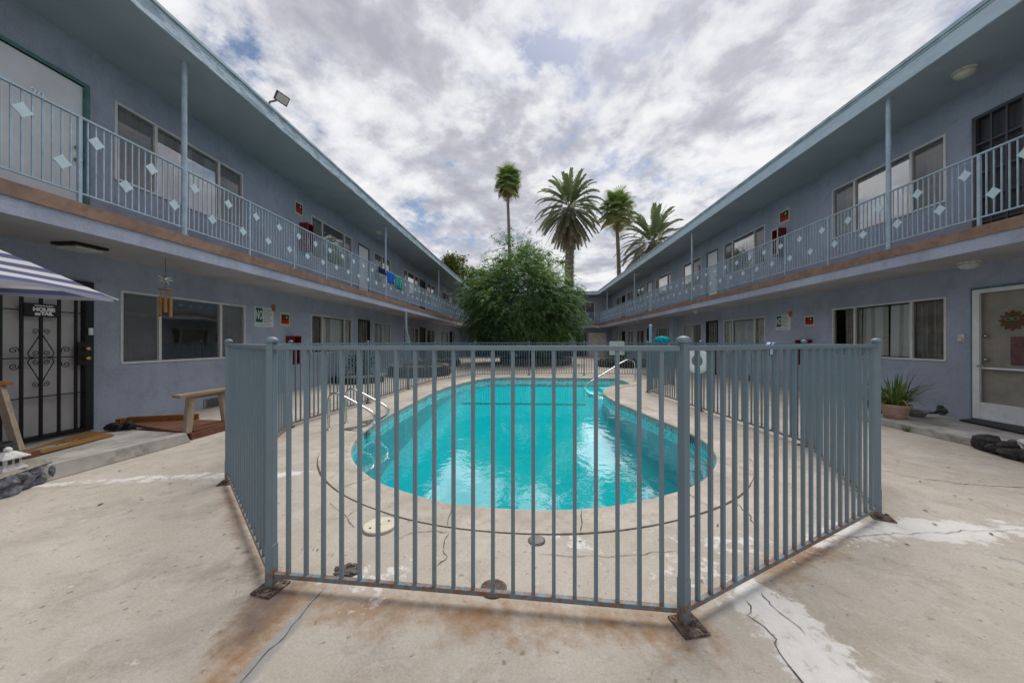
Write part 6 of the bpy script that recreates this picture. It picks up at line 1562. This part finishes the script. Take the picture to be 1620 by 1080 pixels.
fan_palm(at_px(976.5, 331, 45), 0, .24, 2.55, 'fan palm with ragged open crown between the two date palms', 33, 34, True)
date_palm(at_px(1033, 381, 40), 0, .5, 4.3, 90, 'date palm with arching fronds half hidden by the roof', 17, -.75)
def leafy_tree(c, rx, rz, n, label, seed, ln=.34):
    R = random.Random(seed); t = thing('broadleaf_tree', (c.x, c.y, 0), label, 'tree'); lf = Leafer(); cl = []
    for k in range(34):
        e = Vector((R.gauss(0, 1), R.gauss(0, 1), R.gauss(0, 1))).normalized(); k_ = R.uniform(.45, 1.0); cl.append(c + Vector((e.x * rx * k_, e.y * rx * k_, e.z * rz * k_)))
    for q in cl:
        tone = R.gauss(.5, .18)
        for j in range(n // 34):
            p = q + Vector((R.gauss(0, rx * .17), R.gauss(0, rx * .17), R.gauss(0, rz * .15))); d = Vector((R.gauss(0, 1), R.gauss(0, 1), R.gauss(-.2, .7))).normalized(); n_ = d.cross(Vector((R.gauss(0, 1), R.gauss(0, 1), R.gauss(0, 1)))).normalized(); lf.leaf(p, d, n_, ln * R.uniform(.6, 1.2), ln * .5, min(1, max(0, tone + R.gauss(0, .15))))
    lf.build('crown', M['leaf_far'], t); mb = MB(); mb.tube([(c.x, c.y, 0), (c.x + .2, c.y, c.z * .5), (c.x, c.y, c.z)], [.32, .24, .1], 10)
    for q in cl[::3]: mb.tube([(c.x, c.y, c.z - rz * .7), tuple(c.lerp(q, .5)), tuple(q)], [.12, .08, .02], 6)
    mb.build('trunk', M['bark'], t, smooth=True)
leafy_tree(at_px(719, 432, 42), 1.9, 2.2, 5200, 'yellow green broadleaf tree rising behind the roof with the floodlight', 7)
leafy_tree(at_px(748, 462, 44), 2.2, 1.9, 5200, 'olive green broadleaf tree partly behind the courtyard tree', 9)
b_ = at_px(749, 424, 46); mb = MB(); mb.tube([(b_.x, b_.y, 0), (b_.x, b_.y, b_.z * .6), (b_.x, b_.y, b_.z)], [.36, .30, .26], 12); o = mb.build('bare_trunk', M['palmbark'], None, smooth=True); recentre(o, (b_.x, b_.y, 0)); tag(o, 'bare grey palm trunk standing behind the courtyard tree', 'tree trunk')

# ------------------------------------------------------------------ sky, sun, camera
EL, AZ = math.radians(58), math.radians(20)      # sun high, a little right of straight ahead
sc = bpy.context.scene
w = bpy.data.worlds.new('World'); sc.world = w; w.use_nodes = True
nt = w.node_tree; nt.nodes.clear()
sky = N(nt, 'ShaderNodeTexSky', sky_type='NISHITA'); sky.sun_disc = False; sky.sun_elevation = EL; sky.sun_rotation = AZ
bg1 = N(nt, 'ShaderNodeBackground'); bg1.inputs[1].default_value = 0.06; L(nt, sky.outputs[0], bg1.inputs[0])
tc = N(nt, 'ShaderNodeTexCoord'); sp = N(nt, 'ShaderNodeSeparateXYZ'); L(nt, tc.outputs['Generated'], sp.inputs[0])
zc = mathn(nt, 'ADD', mathn(nt, 'MAXIMUM', sp.outputs[2], 0.0), 0.22)
cb = N(nt, 'ShaderNodeCombineXYZ'); L(nt, mathn(nt, 'DIVIDE', sp.outputs[0], zc), cb.inputs[0]); L(nt, mathn(nt, 'DIVIDE', sp.outputs[1], zc), cb.inputs[1])
mp = N(nt, 'ShaderNodeMapping'); L(nt, cb.outputs[0], mp.inputs[0])
mp.inputs['Location'].default_value = (3.1, 1.7, 0.0); mp.inputs['Rotation'].default_value = (0, 0, 0.5); mp.inputs['Scale'].default_value = (1.0, 0.95, 1.0)
v = mp.outputs[0]
shape = noise(nt, 2.3, 12, 0.64, v, 0.1)
cov = ramp(nt, shape, [(0.36, 0.0), (0.43, 0.8), (0.48, 1.0)])
thick = noise(nt, 1.5, 11, 0.64, v, 0.05)
puff = noise(nt, 6.0, 10, 0.68, v, 0.1)
den = mathn(nt, 'ADD', mathn(nt, 'MULTIPLY', thick, 0.62), mathn(nt, 'MULTIPLY', puff, 0.38))
ccol = ramp(nt, den, [(0.42, (0.78, 0.78, 0.79)), (0.485, (0.66, 0.665, 0.70)), (0.545, (0.475, 0.48, 0.535)), (0.63, (0.37, 0.375, 0.43))])
bg2 = N(nt, 'ShaderNodeBackground'); bg2.inputs[1].default_value = 0.72; L(nt, ccol, bg2.inputs[0])
ms = N(nt, 'ShaderNodeMixShader'); L(nt, cov, ms.inputs[0]); L(nt, bg1.outputs[0], ms.inputs[1]); L(nt, bg2.outputs[0], ms.inputs[2])
wo_ = N(nt, 'ShaderNodeOutputWorld'); L(nt, ms.outputs[0], wo_.inputs[0])
w.cycles.sampling_method = 'MANUAL'; w.cycles.sample_map_resolution = 512
sun = bpy.data.lights.new('sun', 'SUN'); sun.energy = 1.5; sun.angle = math.radians(35); sun.color = (1.0, 0.955, 0.90)
so = bpy.data.objects.new('sun', sun); C.objects.link(so)
sd = Vector((math.sin(AZ) * math.cos(EL), math.cos(AZ) * math.cos(EL), math.sin(EL)))
so.rotation_euler = (-sd).to_track_quat('-Z', 'Y').to_euler(); so.location = (0, 0, 60)
cam = bpy.data.cameras.new('camera'); cam.sensor_width = 36; cam.lens = 12.0; cam.clip_start = 0.05; cam.clip_end = 1000
cob = bpy.data.objects.new('camera', cam); C.objects.link(cob); cob.location = (0, 0, EYE); cob.rotation_euler = (math.radians(90.1), 0, YAW)
sc.camera = cob
sc.view_settings.view_transform = 'Standard'; sc.view_settings.look = 'None'; sc.view_settings.gamma = 1.0; sc.view_settings.use_curve_mapping = False
sc.view_settings.exposure = 0.72
sc.cycles.max_bounces = 8; sc.cycles.transparent_max_bounces = 16; sc.cycles.use_denoising = True
sc.cycles.sample_clamp_indirect = 6.0; sc.cycles.caustics_reflective = False; sc.cycles.caustics_refractive = False
